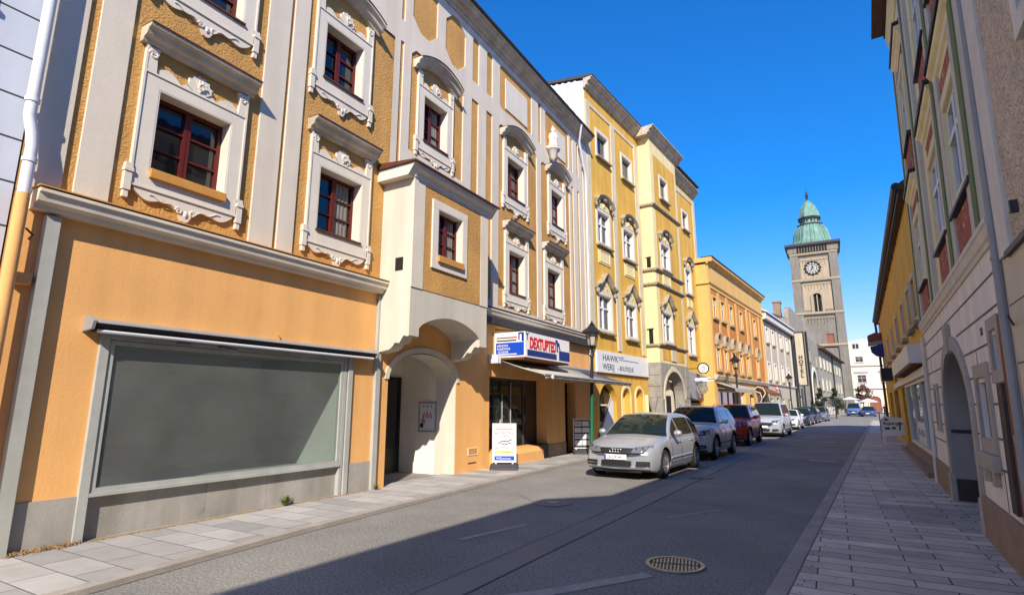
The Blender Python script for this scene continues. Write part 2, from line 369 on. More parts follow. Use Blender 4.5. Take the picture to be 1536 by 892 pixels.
def text(s_, size, m, parent, name, loc, rot=(R(90), 0, 0), sx=1.0, ext=.004, align='LEFT', bold=.0):
    cu = bpy.data.curves.new(name, 'FONT'); cu.body = s_; cu.size = size; cu.extrude = ext; cu.offset = bold; cu.align_x = align; cu.resolution_u = 2
    t = bpy.data.objects.new('tmp', cu); COL.objects.link(t)
    dg = bpy.context.evaluated_depsgraph_get(); dg.update()
    me = bpy.data.meshes.new_from_object(t.evaluated_get(dg)); bpy.data.objects.remove(t)
    me.materials.clear(); me.materials.append(M[m]); me.name = name
    o = bpy.data.objects.new(name, me); COL.objects.link(o); o.location = loc; o.rotation_euler = rot; o.scale = (sx, 1, 1)
    if parent is not None: o.parent = parent
    return o
# facade coordinates: x along the facade, y into the building, z up
def arc_pts(x0, x1, zs, rise, n=14):
    xc = (x0+x1)/2; a = (x1-x0)/2
    return [(xc - a*math.cos(math.pi*i/n), zs + rise*math.sin(math.pi*i/n)) for i in range(n+1)]
def wall(mb, x0, x1, z0, z1, holes, yf=0.0, th=.35):
    """front sheet at yf with openings (x0,x1,z0,z1[,dict(rise=,ch=)]) and their reveals th deep"""
    H = [(h[0], h[1], h[2], h[3], h[4] if len(h) > 4 else {}) for h in holes]
    xs = sorted({x0, x1, *[v for h in H for v in h[:2] if x0 < v < x1]}); zs = sorted({z0, z1, *[v for h in H for v in h[2:4] if z0 < v < z1]})
    for i in range(len(xs)-1):
        for j in range(len(zs)-1):
            cx, cz = (xs[i]+xs[i+1])/2, (zs[j]+zs[j+1])/2
            if any(h[0] < cx < h[1] and h[2] < cz < h[3] for h in H): continue
            mb.add([(xs[i],yf,zs[j]),(xs[i+1],yf,zs[j]),(xs[i+1],yf,zs[j+1]),(xs[i],yf,zs[j+1])], [(0,1,2,3)])
    yb = yf + th
    for a, b, c, d, o in H:
        if 'rise' in o:
            zs_ = d - o['rise']; P = arc_pts(a, b, zs_, o['rise'], 18)
            for p, q in zip(P[:-1], P[1:]):
                mb.add([(p[0],yf,p[1]),(q[0],yf,q[1]),(q[0],yf,d),(p[0],yf,d)], [(0,1,2,3)])
                mb.add([(p[0],yf,p[1]),(q[0],yf,q[1]),(q[0],yb,q[1]),(p[0],yb,p[1])], [(0,1,2,3)])
                ring = [((a,c),(a,zs_)), ((b,c),(b,zs_))] + ([((a,c),(b,c))] if c > .6 else [])
        elif 'ch' in o:
            k = o['ch']
            crn = o.get('c', 'tbtb')
            for (px, pz, sx, sz, on) in ((a,c,1,1,'b' in crn),(b,c,-1,1,'b' in crn),(a,d,1,-1,'t' in crn),(b,d,-1,-1,'t' in crn)):
                if on:
                    mb.add([(px,yf,pz),(px+sx*k,yf,pz),(px,yf,pz+sz*k)], [(0,1,2)])
                    mb.add([(px+sx*k,yf,pz),(px,yf,pz+sz*k),(px,yb,pz+sz*k),(px+sx*k,yb,pz)], [(0,1,2,3)])
            ring = [((a,c),(a,d)), ((b,c),(b,d)), ((a,c),(b,c)), ((a,d),(b,d))]
        else:
            ring = [((a,c),(a,d)), ((b,c),(b,d)), ((a,c),(b,c)), ((a,d),(b,d))]
        for p, q in ring:
            mb.add([(p[0],yf,p[1]),(q[0],yf,q[1]),(q[0],yb,q[1]),(p[0],yb,p[1])], [(0,1,2,3)])
    return mb
def shell(mb, x0, x1, z0, z1, y0, depth):     # sides, back and top of a block whose front is a wall() sheet
    mb.add([(x0,y0,z0),(x0,y0,z1),(x0,y0+depth,z1),(x0,y0+depth,z0)], [(0,1,2,3)])
    mb.add([(x1,y0,z0),(x1,y0,z1),(x1,y0+depth,z1),(x1,y0+depth,z0)], [(0,1,2,3)])
    mb.add([(x0,y0+depth,z0),(x0,y0+depth,z1),(x1,y0+depth,z1),(x1,y0+depth,z0)], [(0,1,2,3)])
    mb.add([(x0,y0,z1),(x1,y0,z1),(x1,y0+depth,z1),(x0,y0+depth,z1)], [(0,1,2,3)])
    return mb
def casement(parent, x0, x1, z0, z1, y, fm='redwood', bars=2, w=.055, cas=2, gm='glass', curtain=False, transom=0):
    """window frame with its pane as a sub-part; y = depth of the frame face"""
    f = MB(); f.frame(x0, x1, z0, z1, w, y, y+.06)
    n = cas; iw = (x1-x0-2*w)/n
    for i in range(1, n):
        xm = x0+w+iw*i; f.box(xm-.05, xm-.004, y-.015, y+.05, z0+w, z1-w); f.box(xm+.004, xm+.05, y-.012, y+.05, z0+w, z1-w)
    zt = z1 - w
    if transom:
        zt = z0 + (z1-z0)*transom
        for i in range(n):
            a = x0+w+iw*i + (.05 if i else 0); b = x0+w+iw*(i+1) - (.05 if i < n-1 else 0)
            f.box(a, b, y-.02, y+.05, zt-.035, zt+.035)
    for i in range(n):
        a = x0+w+iw*i + (.05 if i else 0); b = x0+w+iw*(i+1) - (.05 if i < n-1 else 0)
        for k in range(1, bars+1):
            zz = z0+w + (zt-z0-w)*k/(bars+1); f.box(a, b, y+.002, y+.04, zz-.014, zz+.014)
    o = f.build('window', fm, parent)
    p = MB(); p.box(x0+w*.5, x1-w*.5, y+.045, y+.055, z0+w*.5, z1-w*.5); p.build('pane', gm, o)
    if curtain:
        c = MB(); c.grid(lambda s, t: (x0+w+(x1-x0-2*w)*(.52+.42*s), y+.036+.006*math.sin(s*26), z0+w+.01+(z1-z0-2*w-.02)*t), 24, 1); c.build('curtain', 'curtain', o)
    return o
# ------------------------------------------------------------------ ground
def sheet(name, pts, z, m, thick=0):
    mb = MB()
    if thick: mb.prismz(pts, z-thick, z)
    else: mb.add([(p[0], p[1], z) for p in pts], [tuple(range(len(pts)))])
    return tag(mb.build(name, m), kind='structure')
sheet('ground', [(-400, -300), (400, -300), (400, 600), (-400, 600)], 0, 'asphalt')
LK = [(-5.3, -14), (-5.78, 0), (-5.95, 2.7), (-6.22, 5.2), (-6.45, 9), (-6.62, 14), (-6.62, 20), (-6.0, 29), (-5.35, 36), (-4.2, 50), (-2.0, 76), (1.0, 108), (2.2, 122)]
LW = [(-7.9, -14), (-7.9, 20), (-9.6+.09*20+.2, 20.2), (-9.6+.09*60, 60), (-8.9+.09*125, 125)]
sheet('left_pavement', [(p[0]-.17, p[1]) for p in LK] + [(2.0, 125)] + [(p[0]-.35, p[1]) for p in reversed(LW)], .04, 'paveL', .2)
mb = MB()
for a, b in zip(LK[:-1], LK[1:]): mb.prismz([(a[0]-.165, a[1]), (a[0], a[1]), (b[0], b[1]), (b[0]-.165, b[1])], -.1, .045)
tag(mb.build('left_kerb', 'kerb'), kind='structure')
RK = lambda y: -1.0 + .0615*y
mb = MB(); mb.prismz([(RK(-16)+.17, -16), (12, -16), (12, 70), (RK(70)+.17, 70)], -.1, .06)
tag(mb.build('right_pavement', 'paveR'), kind='structure')
mb = MB(); mb.prismz([(RK(-16), -16), (RK(-16)+.166, -16), (RK(70)+.166, 70), (RK(70), 70)], -.1, .068)
tag(mb.build('right_kerb', 'kerb', bevel=.015), kind='structure')
sheet('asphalt_strip', [(-3.85, -14), (-3.3, -14), (-2.97, 5.94), (-2.66, 17), (-2.25, 30), (-2.75, 30), (-3.05, 17), (-3.36, 5.9)], .004, 'asphalt2')
mb = MB()
def line(mb, pts, w, z):
    for a, b in zip(pts[:-1], pts[1:]):
        d = Vector((b[0]-a[0], b[1]-a[1])).normalized(); n = Vector((-d.y, d.x))*w/2
        mb.add([(a[0]+n.x, a[1]+n.y, z), (a[0]-n.x, a[1]-n.y, z), (b[0]-n.x, b[1]-n.y, z), (b[0]+n.x, b[1]+n.y, z)], [(0,1,2,3)])
line(mb, [(-3.3, -14), (-2.97, 5.94), (-2.66, 17), (-2.25, 30)], .013, .008)
line(mb, [(-3.85, -14), (-3.36, 5.9), (-3.05, 17), (-2.75, 30)], .013, .008)
line(mb, [(-6.55, 9.2), (-5.2, 9.35), (-4.4, 8.6), (-3.25, 8.55)], .013, .008)
line(mb, [(-5.9, 2.7), (-6.17, 5.2), (-6.40, 9), (-6.57, 14), (-6.57, 20)], .018, .008)
tag(mb.build('road_joint', 'joint'), kind='structure')
for k, ((xa, xb, y), w) in enumerate([((-.79, -.13, 19.5), .16), ((-.75, -.06, 29.3), .2), ((-1.53, -.82, 32.8), .22), ((-.4, .3, 44), .25)]):
    mb = MB(); mb.add([(xa, y-w/2, .006), (xb, y-w/2+.03, .006), (xb, y+w/2+.03, .006), (xa, y+w/2, .006)], [(0,1,2,3)])
    tag(mb.build('road_marking', 'roadpaint'), kind='structure')
mb = MB(); line(mb, [(-2.85, 4.2), (-2.33, 4.85), (-1.75, 5.75)], .16, .0045); line(mb, [(-2.3, 8.7), (-1.7, 9.75)], .07, .0045); line(mb, [(-4.2, 6.0), (-3.9, 7.2)], .10, .0045)
tag(mb.build('painted_light_streak', 'lightstreak'), kind='structure')  # pale strips paint a faint streak of light onto the road
mb = MB(); mb.add([(-3.05, 13.4, .012), (-2.55, 13.45, .012), (-2.55, 13.75, .012), (-3.05, 13.7, .012)], [(0,1,2,3)])
tag(mb.build('road_patch', 'joint'), kind='structure')
# manhole
mh = thing('manhole_cover', (-1.6, 6.2, .004), R(12), 'round cast iron manhole cover with ribbed grate set in shaded asphalt', 'manhole cover'); mh.scale = (.87, .87, 1)
mb = MB()
for r0, r1, z in ((.30, .345, .016),):
    n = 40
    vs = [(r*math.cos(2*math.pi*k/n), r*math.sin(2*math.pi*k/n), zz) for r, zz in ((r0, 0), (r0, z), (r1, z), (r1, 0)) for k in range(n)]
    fs = [(i*n+k, i*n+(k+1) % n, (i+1)*n+(k+1) % n, (i+1)*n+k) for i in range(3) for k in range(n)]
    mb.add(vs, fs)
mb.build('rim', 'iron', mh)
MB().lathe([(.30, 0), (.30, .004), (.001, .004)], n=40).build('cover_plate', 'irondark', mh)
mb = MB()
for i in range(-6, 7):
    x = i*.042; hl = math.sqrt(max(0, .28**2 - x*x))
    for (a, b) in ((-hl, -.03), (.03, hl)):
        if b-a > .05: mb.box(x-.011, x+.011, a, b, .004, .013)
mb.build('grate_bars', 'iron', mh)
mh2 = thing('manhole_cover', (-4.35, 8.95, .004), 0, 'round flat manhole cover in asphalt at edge of the road shadow', 'manhole cover')
MB().lathe([(.34, 0), (.34, .006), (.001, .006)], n=32).build('cover_plate', 'asphalt2', mh2)
MB().lathe([(.10, 0.006), (.10, .012), (.001, .012)], n=20).build('boss', 'iron', mh2)

# ------------------------------------------------------------------ orange corner-shop house (left, nearest)
OH = thing('townhouse', (-7.95, 0, 0), R(90), 'ochre baroque townhouse with white pilasters, oriel over an arched doorway and shop windows', 'house', 'townhouses along the street')
W_LOW = [(3.64, 4.75, 4.83, 6.06, 1), (6.52, 7.6, 4.8, 6.06, 0), (13.55, 14.52, 4.88, 6.18, 0), (16.12, 17.15, 4.86, 6.2, 0)]
W_UP = [(3.62, 4.76, 7.85, 9.1, 0), (6.44, 7.45, 7.85, 9.05, 0), (9.45, 10.4, 7.86, 9.05, 0), (13.45, 14.5, 7.86, 9.12, 0), (16.5, 17.45, 7.86, 9.14, 0)]
mb = MB(); wall(mb, 2.3, 19.95, 4.0, 12.2, [w[:4] for w in W_LOW+W_UP], 0, .3)
mb.build('wall', 'stucco', OH)
mb = MB(); shell(mb, 2.3, 19.95, 0, 12.5, .02, 9)
mb.build('side_wall', 'white', OH)
mb = MB(); wall(mb, 2.3, 19.95, 0, 4.0, [(3.36, 7.63, 0, 2.56), (8.65, 11.06, 0, 2.80, dict(rise=.62)), (12.58, 16.02, .42, 2.42), (17.42, 18.32, .04, 2.42)], 0, .6)
mb.build('ground_floor_wall', 'orange', OH)
# white render field of the right half, with ochre panels showing through its openings
mb = MB()
pan = [(8.95, 11.1, 7.42, 10.05, dict(ch=.16, c='t')), (8.56, 8.68, 6.7, 10.0), (8.56, 8.68, 10.55, 12.0),
       (8.95, 9.9, 10.6, 12.02, dict(ch=.3, c='b')), (10.25, 11.16, 10.52, 12.02, dict(ch=.3)),
       (11.52, 11.84, 10.6, 12.0, dict(ch=.08, c='t')), (12.26, 12.58, 10.6, 12.0, dict(ch=.08, c='t')), (11.5, 11.84, 4.5, 10.05), (12.25, 12.58, 4.5, 10.05),
       (13.0, 15.08, 10.52, 12.0, dict(ch=.1)), (12.95, 15.42, 4.4, 10.0, dict(ch=.12, c='t')),
       (15.55, 15.76, 10.52, 12.02), (16.1, 18.1, 10.46, 12.0, dict(ch=.1)), (15.72, 18.1, 4.4, 9.9, dict(ch=.12, c='t')),
       (18.3, 18.48, 4.4, 9.9), (18.3, 18.48, 10.5, 11.9), (18.86, 19.04, 4.4, 9.9), (18.86, 19.04, 10.5, 11.9), (19.38, 19.5, 4.4, 11.9)]
wall(mb, 8.36, 19.95, 4.2, 12.2, pan, -.035, .035)
mb.build('white_field', 'white', OH)
mb = MB(); wall(mb, 2.33, 8.36, 9.95, 12.2, [(2.8, 2.95, 10.1, 12.0), (3.2, 5.2, 10.55, 12.02, dict(ch=.3)), (5.66, 5.72, 10.1, 12.0), (6.15, 8.15, 10.55, 12.02, dict(ch=.3))], -.035, .035)
mb.build('white_field', 'white', OH)
for a, b, z0 in ((2.35, 2.71, 4.12), (2.83, 3.22, 4.12), (5.22, 5.66, 4.12), (5.73, 6.06, 4.12)):
    B(a, b, -.035, 0, z0, 9.95).build('pilaster', 'white', OH, bevel=.006)
for a, b, c, d in ((13.36, 14.78, 10.66, 11.7), (16.72, 17.82, 10.62, 11.68)):
    B(a, b, -.03, 0, c, d).build('blank_panel', 'white2', OH, bevel=.008)
# main cornice and roof
cprof = [(0, 0), (.07, 0), (.09, .07), (.16, .09), (.19, .16), (.30, .19), (.32, .26), (.38, .28), (.39, .36), (0, .36)]
MB().sweep([(2.2, 12.2), (19.9, 12.2)], cprof).build('cornice', 'hood', OH)
MB().tube([(2.2, -.41, 12.58), (19.9, -.41, 12.58)], .05, 8).build('gutter', 'lead', OH, smooth=True)
mb = MB(); mb.prismx([(-.36, 12.565), (4.6, 13.9), (9.2, 12.565)], 2.3, 19.9); mb.build('roof', 'tile', OH)
# ledges over the ground floor
lprof = [(0, 0), (.13, 0), (.15, .05), (.22, .08), (.24, .17), (.27, .18), (.27, .22), (0, .24)]
MB().sweep([(2.45, 3.9), (8.26, 3.9)], lprof).build('ledge', 'white', OH)
B(2.43, 8.26, -.285, 0, 4.14, 4.155).build('ledge_flashing', 'sillwood', OH)
MB().sweep([(11.1, 3.98), (19.9, 3.98)], lprof).build('ledge', 'white', OH)
B(11.1, 19.92, -.29, 0, 4.22, 4.236).build('ledge_flashing', 'lead', OH)
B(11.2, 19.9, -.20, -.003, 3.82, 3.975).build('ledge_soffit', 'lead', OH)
# volute, shell and drop ornaments of one window
def spiral(c, r, turns=1.6, flip=1, y=-.05, n=22):
    return [(c[0]+flip*r*(1-.75*i/n)*math.cos(2*math.pi*turns*i/n), y, c[1]+r*(1-.75*i/n)*math.sin(2*math.pi*turns*i/n)) for i in range(n+1)]
def baroque_window(x0, x1, z0, z1, sill, hood, root, y=0, curtain=False):
    xc = (x0+x1)/2; hw = (x1-x0)/2
    w = casement(root, x0+.02, x1-.02, z0+.02, z1-.02, y+.17, 'redwood', 2, .055, 2, 'glass', curtain)
    s = MB()
    s.box(x0-.21, x0, y-.05, y, z0-.26, z1+.2); s.box(x1, x1+.21, y-.05, y, z0-.26, z1+.2)
    s.box(x0, x1, y-.05, y, z1, z1+.2); s.box(x0, x1, y-.05, y, z0-.26, z0)
    s.box(x0-.004, x0+.02, y-.046, y+.17, z0, z1); s.box(x1-.02, x1+.004, y-.046, y+.17, z0, z1)
    s.box(x0+.02, x1-.02, y-.046, y+.17, z1-.02, z1+.004); s.box(x0+.02, x1-.02, y-.046, y+.17, z0-.004, z0+.02)
    sd = s.build('window_surround', 'white2', root, bevel=.004)
    t = MB()          # thin raised fillet round the surround
    t.box(x0-.235, x0-.205, y-.065, y, z0-.24, z1+.62); t.box(x1+.205, x1+.235, y-.065, y, z0-.24, z1+.62)
    t.box(x0-.205, x1+.205, y-.065, y-.045, z1+.185, z1+.21); t.box(x0-.205, x1+.205, y-.065, y-.045, z0-.27, z0-.245)
    # ears with hanging drops
    for sx in (-1, 1):
        a = xc+sx*(hw+.25)
        t.box(a-.045, a+.045, y-.075, y, z0-.36, z0+.02); t.box(a-.03, a+.03, y-.06, y, z0-.46, z0-.36); t.box(a-.055, a+.055, y-.09, y, z0-.10, z0-.05)
    t.build('fillet', 'white2', sd)
    n = 30; P = []     # wavy apron
    for i in range(n+1):
        u = -1 + 2*i/n; au = abs(u)
        d = .06 + .15*max(0,1-au)**.7 + .06*math.cos(au*math.pi*2.6)*(1-.3*au) + (.06 if au < .08 else 0)
        P.append((xc+u*(hw+.16), z0-.26-max(.015, d)))
    P = [(xc-hw-.16, z0-.255)] + P + [(xc+hw+.16, z0-.255)]
    a = MB(); a.prism(list(reversed(P)), y-.045, y); ap = a.build('apron', 'white2', root)
    o = MB()
    for sx in (-1, 1):
        o.tube(spiral((xc+sx*.10, z0-.44), .05, 1.4, sx, y-.05), .013, 6)
        o.tube([(xc+sx*(.16+.05*i), y-.05, z0-.41+.02*i*.5+.02*math.sin(i*1.3)) for i in range(8)], .009, 6)
    o.ico((xc, y-.05, z0-.47), .04, 1, .8, .5, 1.5)
    o.build('scroll', 'white2', ap)
    # crest between surround and hood
    c = MB(); zc = z1+.2
    for sx in (-1, 1):
        a = xc+sx*(hw+.14)
        c.prism([(a-.07, zc), (a+.07, zc), (a+.06, zc+.2), (a+.085, zc+.38), (a-.085, zc+.38), (a-.05, zc+.2)], y-.06, y)
        c.tube(spiral((a, zc+.27), .065, 1.5, sx, y-.06), .016, 6)
        Q = [(xc+sx*(hw+.05)*(1-i/9), zc+.02+.13*abs(math.sin(i/9*math.pi*1.5+.5))) for i in range(10)]
        c.prism(([(xc+sx*(hw+.05), zc)] + Q + [(xc, zc)]) if sx < 0 else ([(xc, zc)] + list(reversed(Q)) + [(xc+sx*(hw+.05), zc)]), y-.035, y)
    fan = [(xc-.06, zc)] + [(xc+(.20+.025*math.cos(k*2.1))*math.cos(R(165-7.5*k)), zc+.03+(.27+.02*math.cos(k*2.1))*math.sin(R(165-7.5*k))) for k in range(21)] + [(xc+.06, zc)]
    c.prism(list(reversed(fan)), y-.05, y)
    for k in range(4):
        an = R(55+23*k); c.tube([(xc, y-.055, zc+.05), (xc+.08*math.cos(an), y-.06, zc+.16), (xc+.15*math.cos(an), y-.05, zc+.05+.19*math.sin(an))], .012, 5)
    c.tube(spiral((xc+.02, zc+.13), .07, 1.2, 1, y-.06), .02, 6)
    c.build('crest', 'white2', root, smooth=True)
    hp = [(0, 0), (.08, 0), (.10, .06), (.17, .09), (.20, .17), (.26, .20), (.27, .25), (0, .26)]
    zh = z1 + .60; e = hw + .31
    path = [(xc-e, zh), (xc+e, zh)] if hood == 'flat' else [(xc+e*u, zh-.06+.26*max(0,math.cos(u*math.pi*.5))**.9) for u in [-1+i/10 for i in range(21)]]
    if hood != 'flat': path = [(xc-e-.08, zh-.06)] + path + [(xc+e+.08, zh-.06)]
    h = MB().sweep(path, [(d-y, u*.86) for d, u in hp]).build('hood_mould', 'hood', root, smooth=True)
    MB().sweep(path, [(-y+.003, .226), (.285-y, .218), (.285-y, .234), (-y+.003, .244)]).build('hood_flashing', 'copper', h)
    if sill: B(x0+.005, x1-.005, y-.11, y+.16, z0-.10, z0+.03).build('sill', 'sillwood', root, bevel=.004)
    else: B(x0-.02, x1+.02, y-.085, y+.16, z0-.01, z0+.024).build('sill', 'copper', root)
for i, (a, b, c, d, s) in enumerate(W_LOW): baroque_window(a, b, c, d, s, 'flat', OH, curtain=i in (1, 2, 3))
for i, (a, b, c, d, s) in enumerate(W_UP): baroque_window(a, b, c, d, s, 'arc', OH, curtain=i in (2, 4))
# small statue on a console at the upper right
mb = MB(); mb.lathe([(.02, -.45), (.12, -.35), (.17, -.12), (.26, -.04), (.26, 0)], (16.38, -.2, 10.55), 10); mb.box(16.14, 16.62, -.34, -.03, 10.55, 10.61)
con = mb.build('statue_console', 'white2', OH, smooth=True)
mb = MB(); mb.lathe([(.17, 0), (.19, .08), (.16, .25), (.18, .42), (.14, .52), (.05, .57), (.075, .62), (.08, .69), (.05, .76), (.01, .78)], (16.38, -.2, 10.61), 12); mb.ico((16.26, -.3, 10.95), .06, 1, .8, .8, 2)
mb.build('bust', 'white2', con, smooth=True)
# oriel
ox0, ox1, od = 8.27, 11.1, .84
mb = MB(); wall(mb, ox0, ox1, 4.0, 6.42, [(9.04, 9.98, 4.78, 5.84)], -od, .25)
n = 20                 # front below the panel: arched lower edge between two corbels
for i in range(n):
    xa, xb = ox0+.3+(ox1-ox0-.6)*i/n, ox0+.3+(ox1-ox0-.6)*(i+1)/n
    f = lambda x: 3.17 + .33*max(0,math.sin(math.pi*(x-ox0-.3)/(ox1-ox0-.6)))**.7
    mb.add([(xa,-od,f(xa)),(xb,-od,f(xb)),(xb,-od,4.0),(xa,-od,4.0)], [(0,1,2,3)])
    mb.add([(xa,-od,f(xa)),(xb,-od,f(xb)),(xb,0,f(xb)),(xa,0,f(xa))], [(0,1,2,3)])
cb = [(-od, 4.0), (-od, 3.0), (-od+.02, 2.98), (-od+.14, 3.0), (-od+.19, 2.93), (-od+.24, 2.86), (-od+.36, 2.87), (-od+.41, 2.80), (-od+.50, 2.74), (-.06, 2.70), (0, 2.68), (0, 4.0)]
mb.prismx(cb, ox0, ox0+.3); mb.prismx(cb, ox1-.3, ox1)
mb.add([(ox1,-od,4.0),(ox1,0,4.0),(ox1,0,6.42),(ox1,-od,6.42)], [(0,1,2,3)])
mb.add([(ox0,-od,4.0),(ox0,0,4.0),(ox0,0,6.42),(ox0,-od,6.42)], [(0,1,2,3)])
mb.add([(ox0,-od,6.42),(ox1,-od,6.42),(ox1,0,6.42),(ox0,0,6.42)], [(0,1,2,3)])
ori = mb.build('oriel', 'cream', OH)
mb = MB(); wall(mb, 8.62, 10.78, 3.98, 6.25, [(9.04, 9.98, 4.78, 5.84)], -od-.012, .012); mb.build('oriel_panel', 'stucco', ori)
for a, b, c, d in ((ox0-.006, 8.62, 3.98, 6.25), (10.78, ox1+.006, 3.98, 6.25), (ox0-.006, ox1+.006, 6.25, 6.42)):
    B(a, b, -od-.02, -od+.003, c, d).build('oriel_border', 'white', ori)
B(ox0-.012, ox0+.003, -.62, -.42, 4.35, 4.62).build('niche', 'dark', ori)
mb = MB(); s = mb
s.frame(8.86, 10.16, 4.5, 6.03, .185, -od-.055, -od-.012); s.box(9.045, 9.07, -od-.05, -od+.17, 4.77, 5.85); s.box(9.955, 9.975, -od-.05, -od+.17, 4.77, 5.85); s.box(9.07, 9.955, -od-.05, -od+.17, 5.83, 5.85); s.box(9.07, 9.955, -od-.05, -od+.17, 4.77, 4.79)
s.build('window_surround', 'white2', ori, bevel=.005)
casement(ori, 9.07, 9.955, 4.79, 5.83, -od+.12, 'redwood', 2, .05, 2, 'glass', True)
B(9.04, 9.98, -od-.11, -od+.12, 4.66, 4.80).build('sill', 'sillwood', ori, bevel=.004)
op = [(od, 0), (od+.05, .02), (od+.07, .10), (od+.16, .15), (od+.18, .24), (0, .24)]
mb = MB().sweep([(ox0-.02, 6.3), (ox1+.02, 6.3)], op)
mb.prismx([(-od, 6.3), (-od-.18, 6.54), (0, 6.54), (0, 6.3)], ox0-.2, ox0-.022); mb.prismx([(-od, 6.3), (-od-.18, 6.54), (0, 6.54), (0, 6.3)], ox1+.022, ox1+.2)
mb.build('oriel_cornice', 'white2', ori)
mb = MB(); mb.prismx([(-od-.23, 6.545), (-od-.23, 6.575), (-.036, 6.68), (-.036, 6.545)], ox0-.25, ox1+.25); mb.build('oriel_roof', 'copper', ori)
# corner strips, plinths
B(2.6, 2.75, -.10, 0, 0, 3.86).build('corner_strip', 'greytrim', OH, bevel=.006)
B(8.22, 8.35, -.07, 0, 0, 3.86).build('corner_strip', 'greytrim', OH, bevel=.006)
B(2.75, 3.358, -.02, 0, 0, .58).build('plinth', 'plinth', OH); B(7.632, 8.22, -.02, 0, 0, .58).build('plinth', 'plinth', OH)
MB().tube([(5.92, 0, 2.84), (5.92, -.05, 2.80), (5.94, -.05, 2.76)], .012, 6).build('hook', 'sillwood', OH)
B(2.38, 2.56, -.10, 0, 3.0, 3.13).build('bracket', 'orange', OH); MB().tube([(2.5, 0, 3.55), (2.5, -.1, 3.58), (2.42, -.12, 3.64)], .012, 6).build('hook', 'copper', OH)
# empty shop window
sw = MB(); sw.box(3.36, 3.47, -.05, .16, 0, 2.55); sw.box(7.42, 7.50, -.03, .16, 0, 2.55); sw.box(7.52, 7.63, -.05, .16, 0, 2.55); sw.box(3.47, 7.42, -.03, .16, 2.47, 2.55)
sw = sw.build('shop_window', 'greytrim', OH, bevel=.006)
mb = MB(); mb.frame(3.48, 7.41, .60, 2.46, .055, -.03, .05); mb.box(3.47, 7.42, -.05, .10, .555, .60); mb.build('window_frame', 'greytrim', sw)
mb = MB(); mb.add([(3.53,0,.65),(7.36,0,.65),(7.36,0,2.41),(3.53,0,2.41)], [(0,1,2,3)]); mb.build('pane', 'dusty', sw)
rm = MB(); ry = 2.4               # the empty shop behind the glass
rm.add([(3.48,.16,.55),(7.41,.16,.55),(7.41,ry,.55),(3.48,ry,.55)], [(0,1,2,3)]); rm.add([(3.48,.16,2.55),(7.41,.16,2.55),(7.41,ry,2.55),(3.48,ry,2.55)], [(0,1,2,3)])
rm.add([(3.48,.16,.55),(3.48,ry,.55),(3.48,ry,2.55),(3.48,.16,2.55)], [(0,1,2,3)]); rm.add([(7.41,.02,.55),(7.41,ry,.55),(7.41,ry,2.55),(7.41,.02,2.55)], [(0,1,2,3)]); rm.add([(3.48,ry,.55),(7.41,ry,.55),(7.41,ry,2.55),(3.48,ry,2.55)], [(0,1,2,3)])
rm.build('empty_shop', 'roomgrey', sw)
mb = MB()
for a, b in ((3.47, 5.0), (5.006, 6.0), (6.006, 7.42)): mb.box(a, b, .05, .15, .05, .555)
mb.build('stall_riser', 'plinth', sw); B(3.47, 7.42, -.01, .15, 0, .05).build('threshold', 'greystone', sw)
mb = MB(); mb.box(4.3, 4.5, -.05, -.03, 2.475, 2.505); mb.box(4.95, 5.0, -.06, -.03, 2.46, 2.51); mb.tube([(4.9, -.045, 2.49), (5.2, -.045, 2.47)], .012, 6); mb.build('latch', 'steel', sw)
# arch doorway and passage
mb = MB(); P = arc_pts(8.65, 11.06, 2.18, .62, 24); Q = arc_pts(8.53, 11.17, 2.18, .74, 24)
for i in range(24): mb.prism([P[i], P[i+1], Q[i+1], Q[i]], -.03, 0)
mb.build('arch_band', 'white', OH)
ps = MB(); py = 1.75
ps.add([(11.055,.6,0),(11.055,py,0),(11.055,py,2.9),(11.055,.6,2.9)], [(0,1,2,3)]); ps.add([(8.655,.6,0),(8.655,py,0),(8.655,py,2.9),(8.655,.6,2.9)], [(0,1,2,3)])
ps.add([(8.655,.6,2.9),(11.055,.6,2.9),(11.055,py,2.9),(8.655,py,2.9)], [(0,1,2,3)]); ps.add([(8.655,py,0),(11.055,py,0),(11.055,py,2.9),(8.655,py,2.9)], [(0,1,2,3)])
ps = ps.build('passage', 'passagewhite', OH)
mb = MB(); mb.box(11.045, 11.056, .004, .6, 0, 2.18); P = arc_pts(8.655, 11.055, 2.175, .615, 24); Q = arc_pts(8.665, 11.045, 2.175, .605, 24)
for i in range(24):
    for qa, qb in ((Q[i], Q[i+1]),): mb.add([(qa[0],.004,qa[1]),(qb[0],.004,qb[1]),(qb[0],.6,qb[1]),(qa[0],.6,qa[1])], [(0,1,2,3)])
mb.build('arch_reveal', 'cream', ps)
dr = MB(); dr.frame(9.3, 11.0, 0, 2.35, .07, py-.06, py-.005); dr.box(10.1, 10.2, py-.06, py-.005, .07, 2.28); dr.box(9.37, 10.1, py-.05, py-.01, .07, .6); dr.box(10.2, 10.93, py-.05, py-.01, .07, .6)
dr = dr.build('glazed_door', 'black', ps); B(9.37, 10.93, py-.03, py-.02, .6, 2.28).build('pane', 'glass', dr)
mb = MB(); mb.box(11.0, 11.054, .9, 1.0, 1.2, 1.3); mb.build('bell_plate', 'steel', ps)
# pier plate and vents
mb = MB(); mb.frame(11.6, 12.05, .42, .60, .02, -.015, 0); v = mb.build('vent', 'beigepil', OH); B(11.62, 12.03, -.008, 0, .44, .58).build('vent_plate', 'sillwood', v)
B(11.62, 11.98, -.006, 0, .22, .25).build('scuff_mark', 'copper', OH)
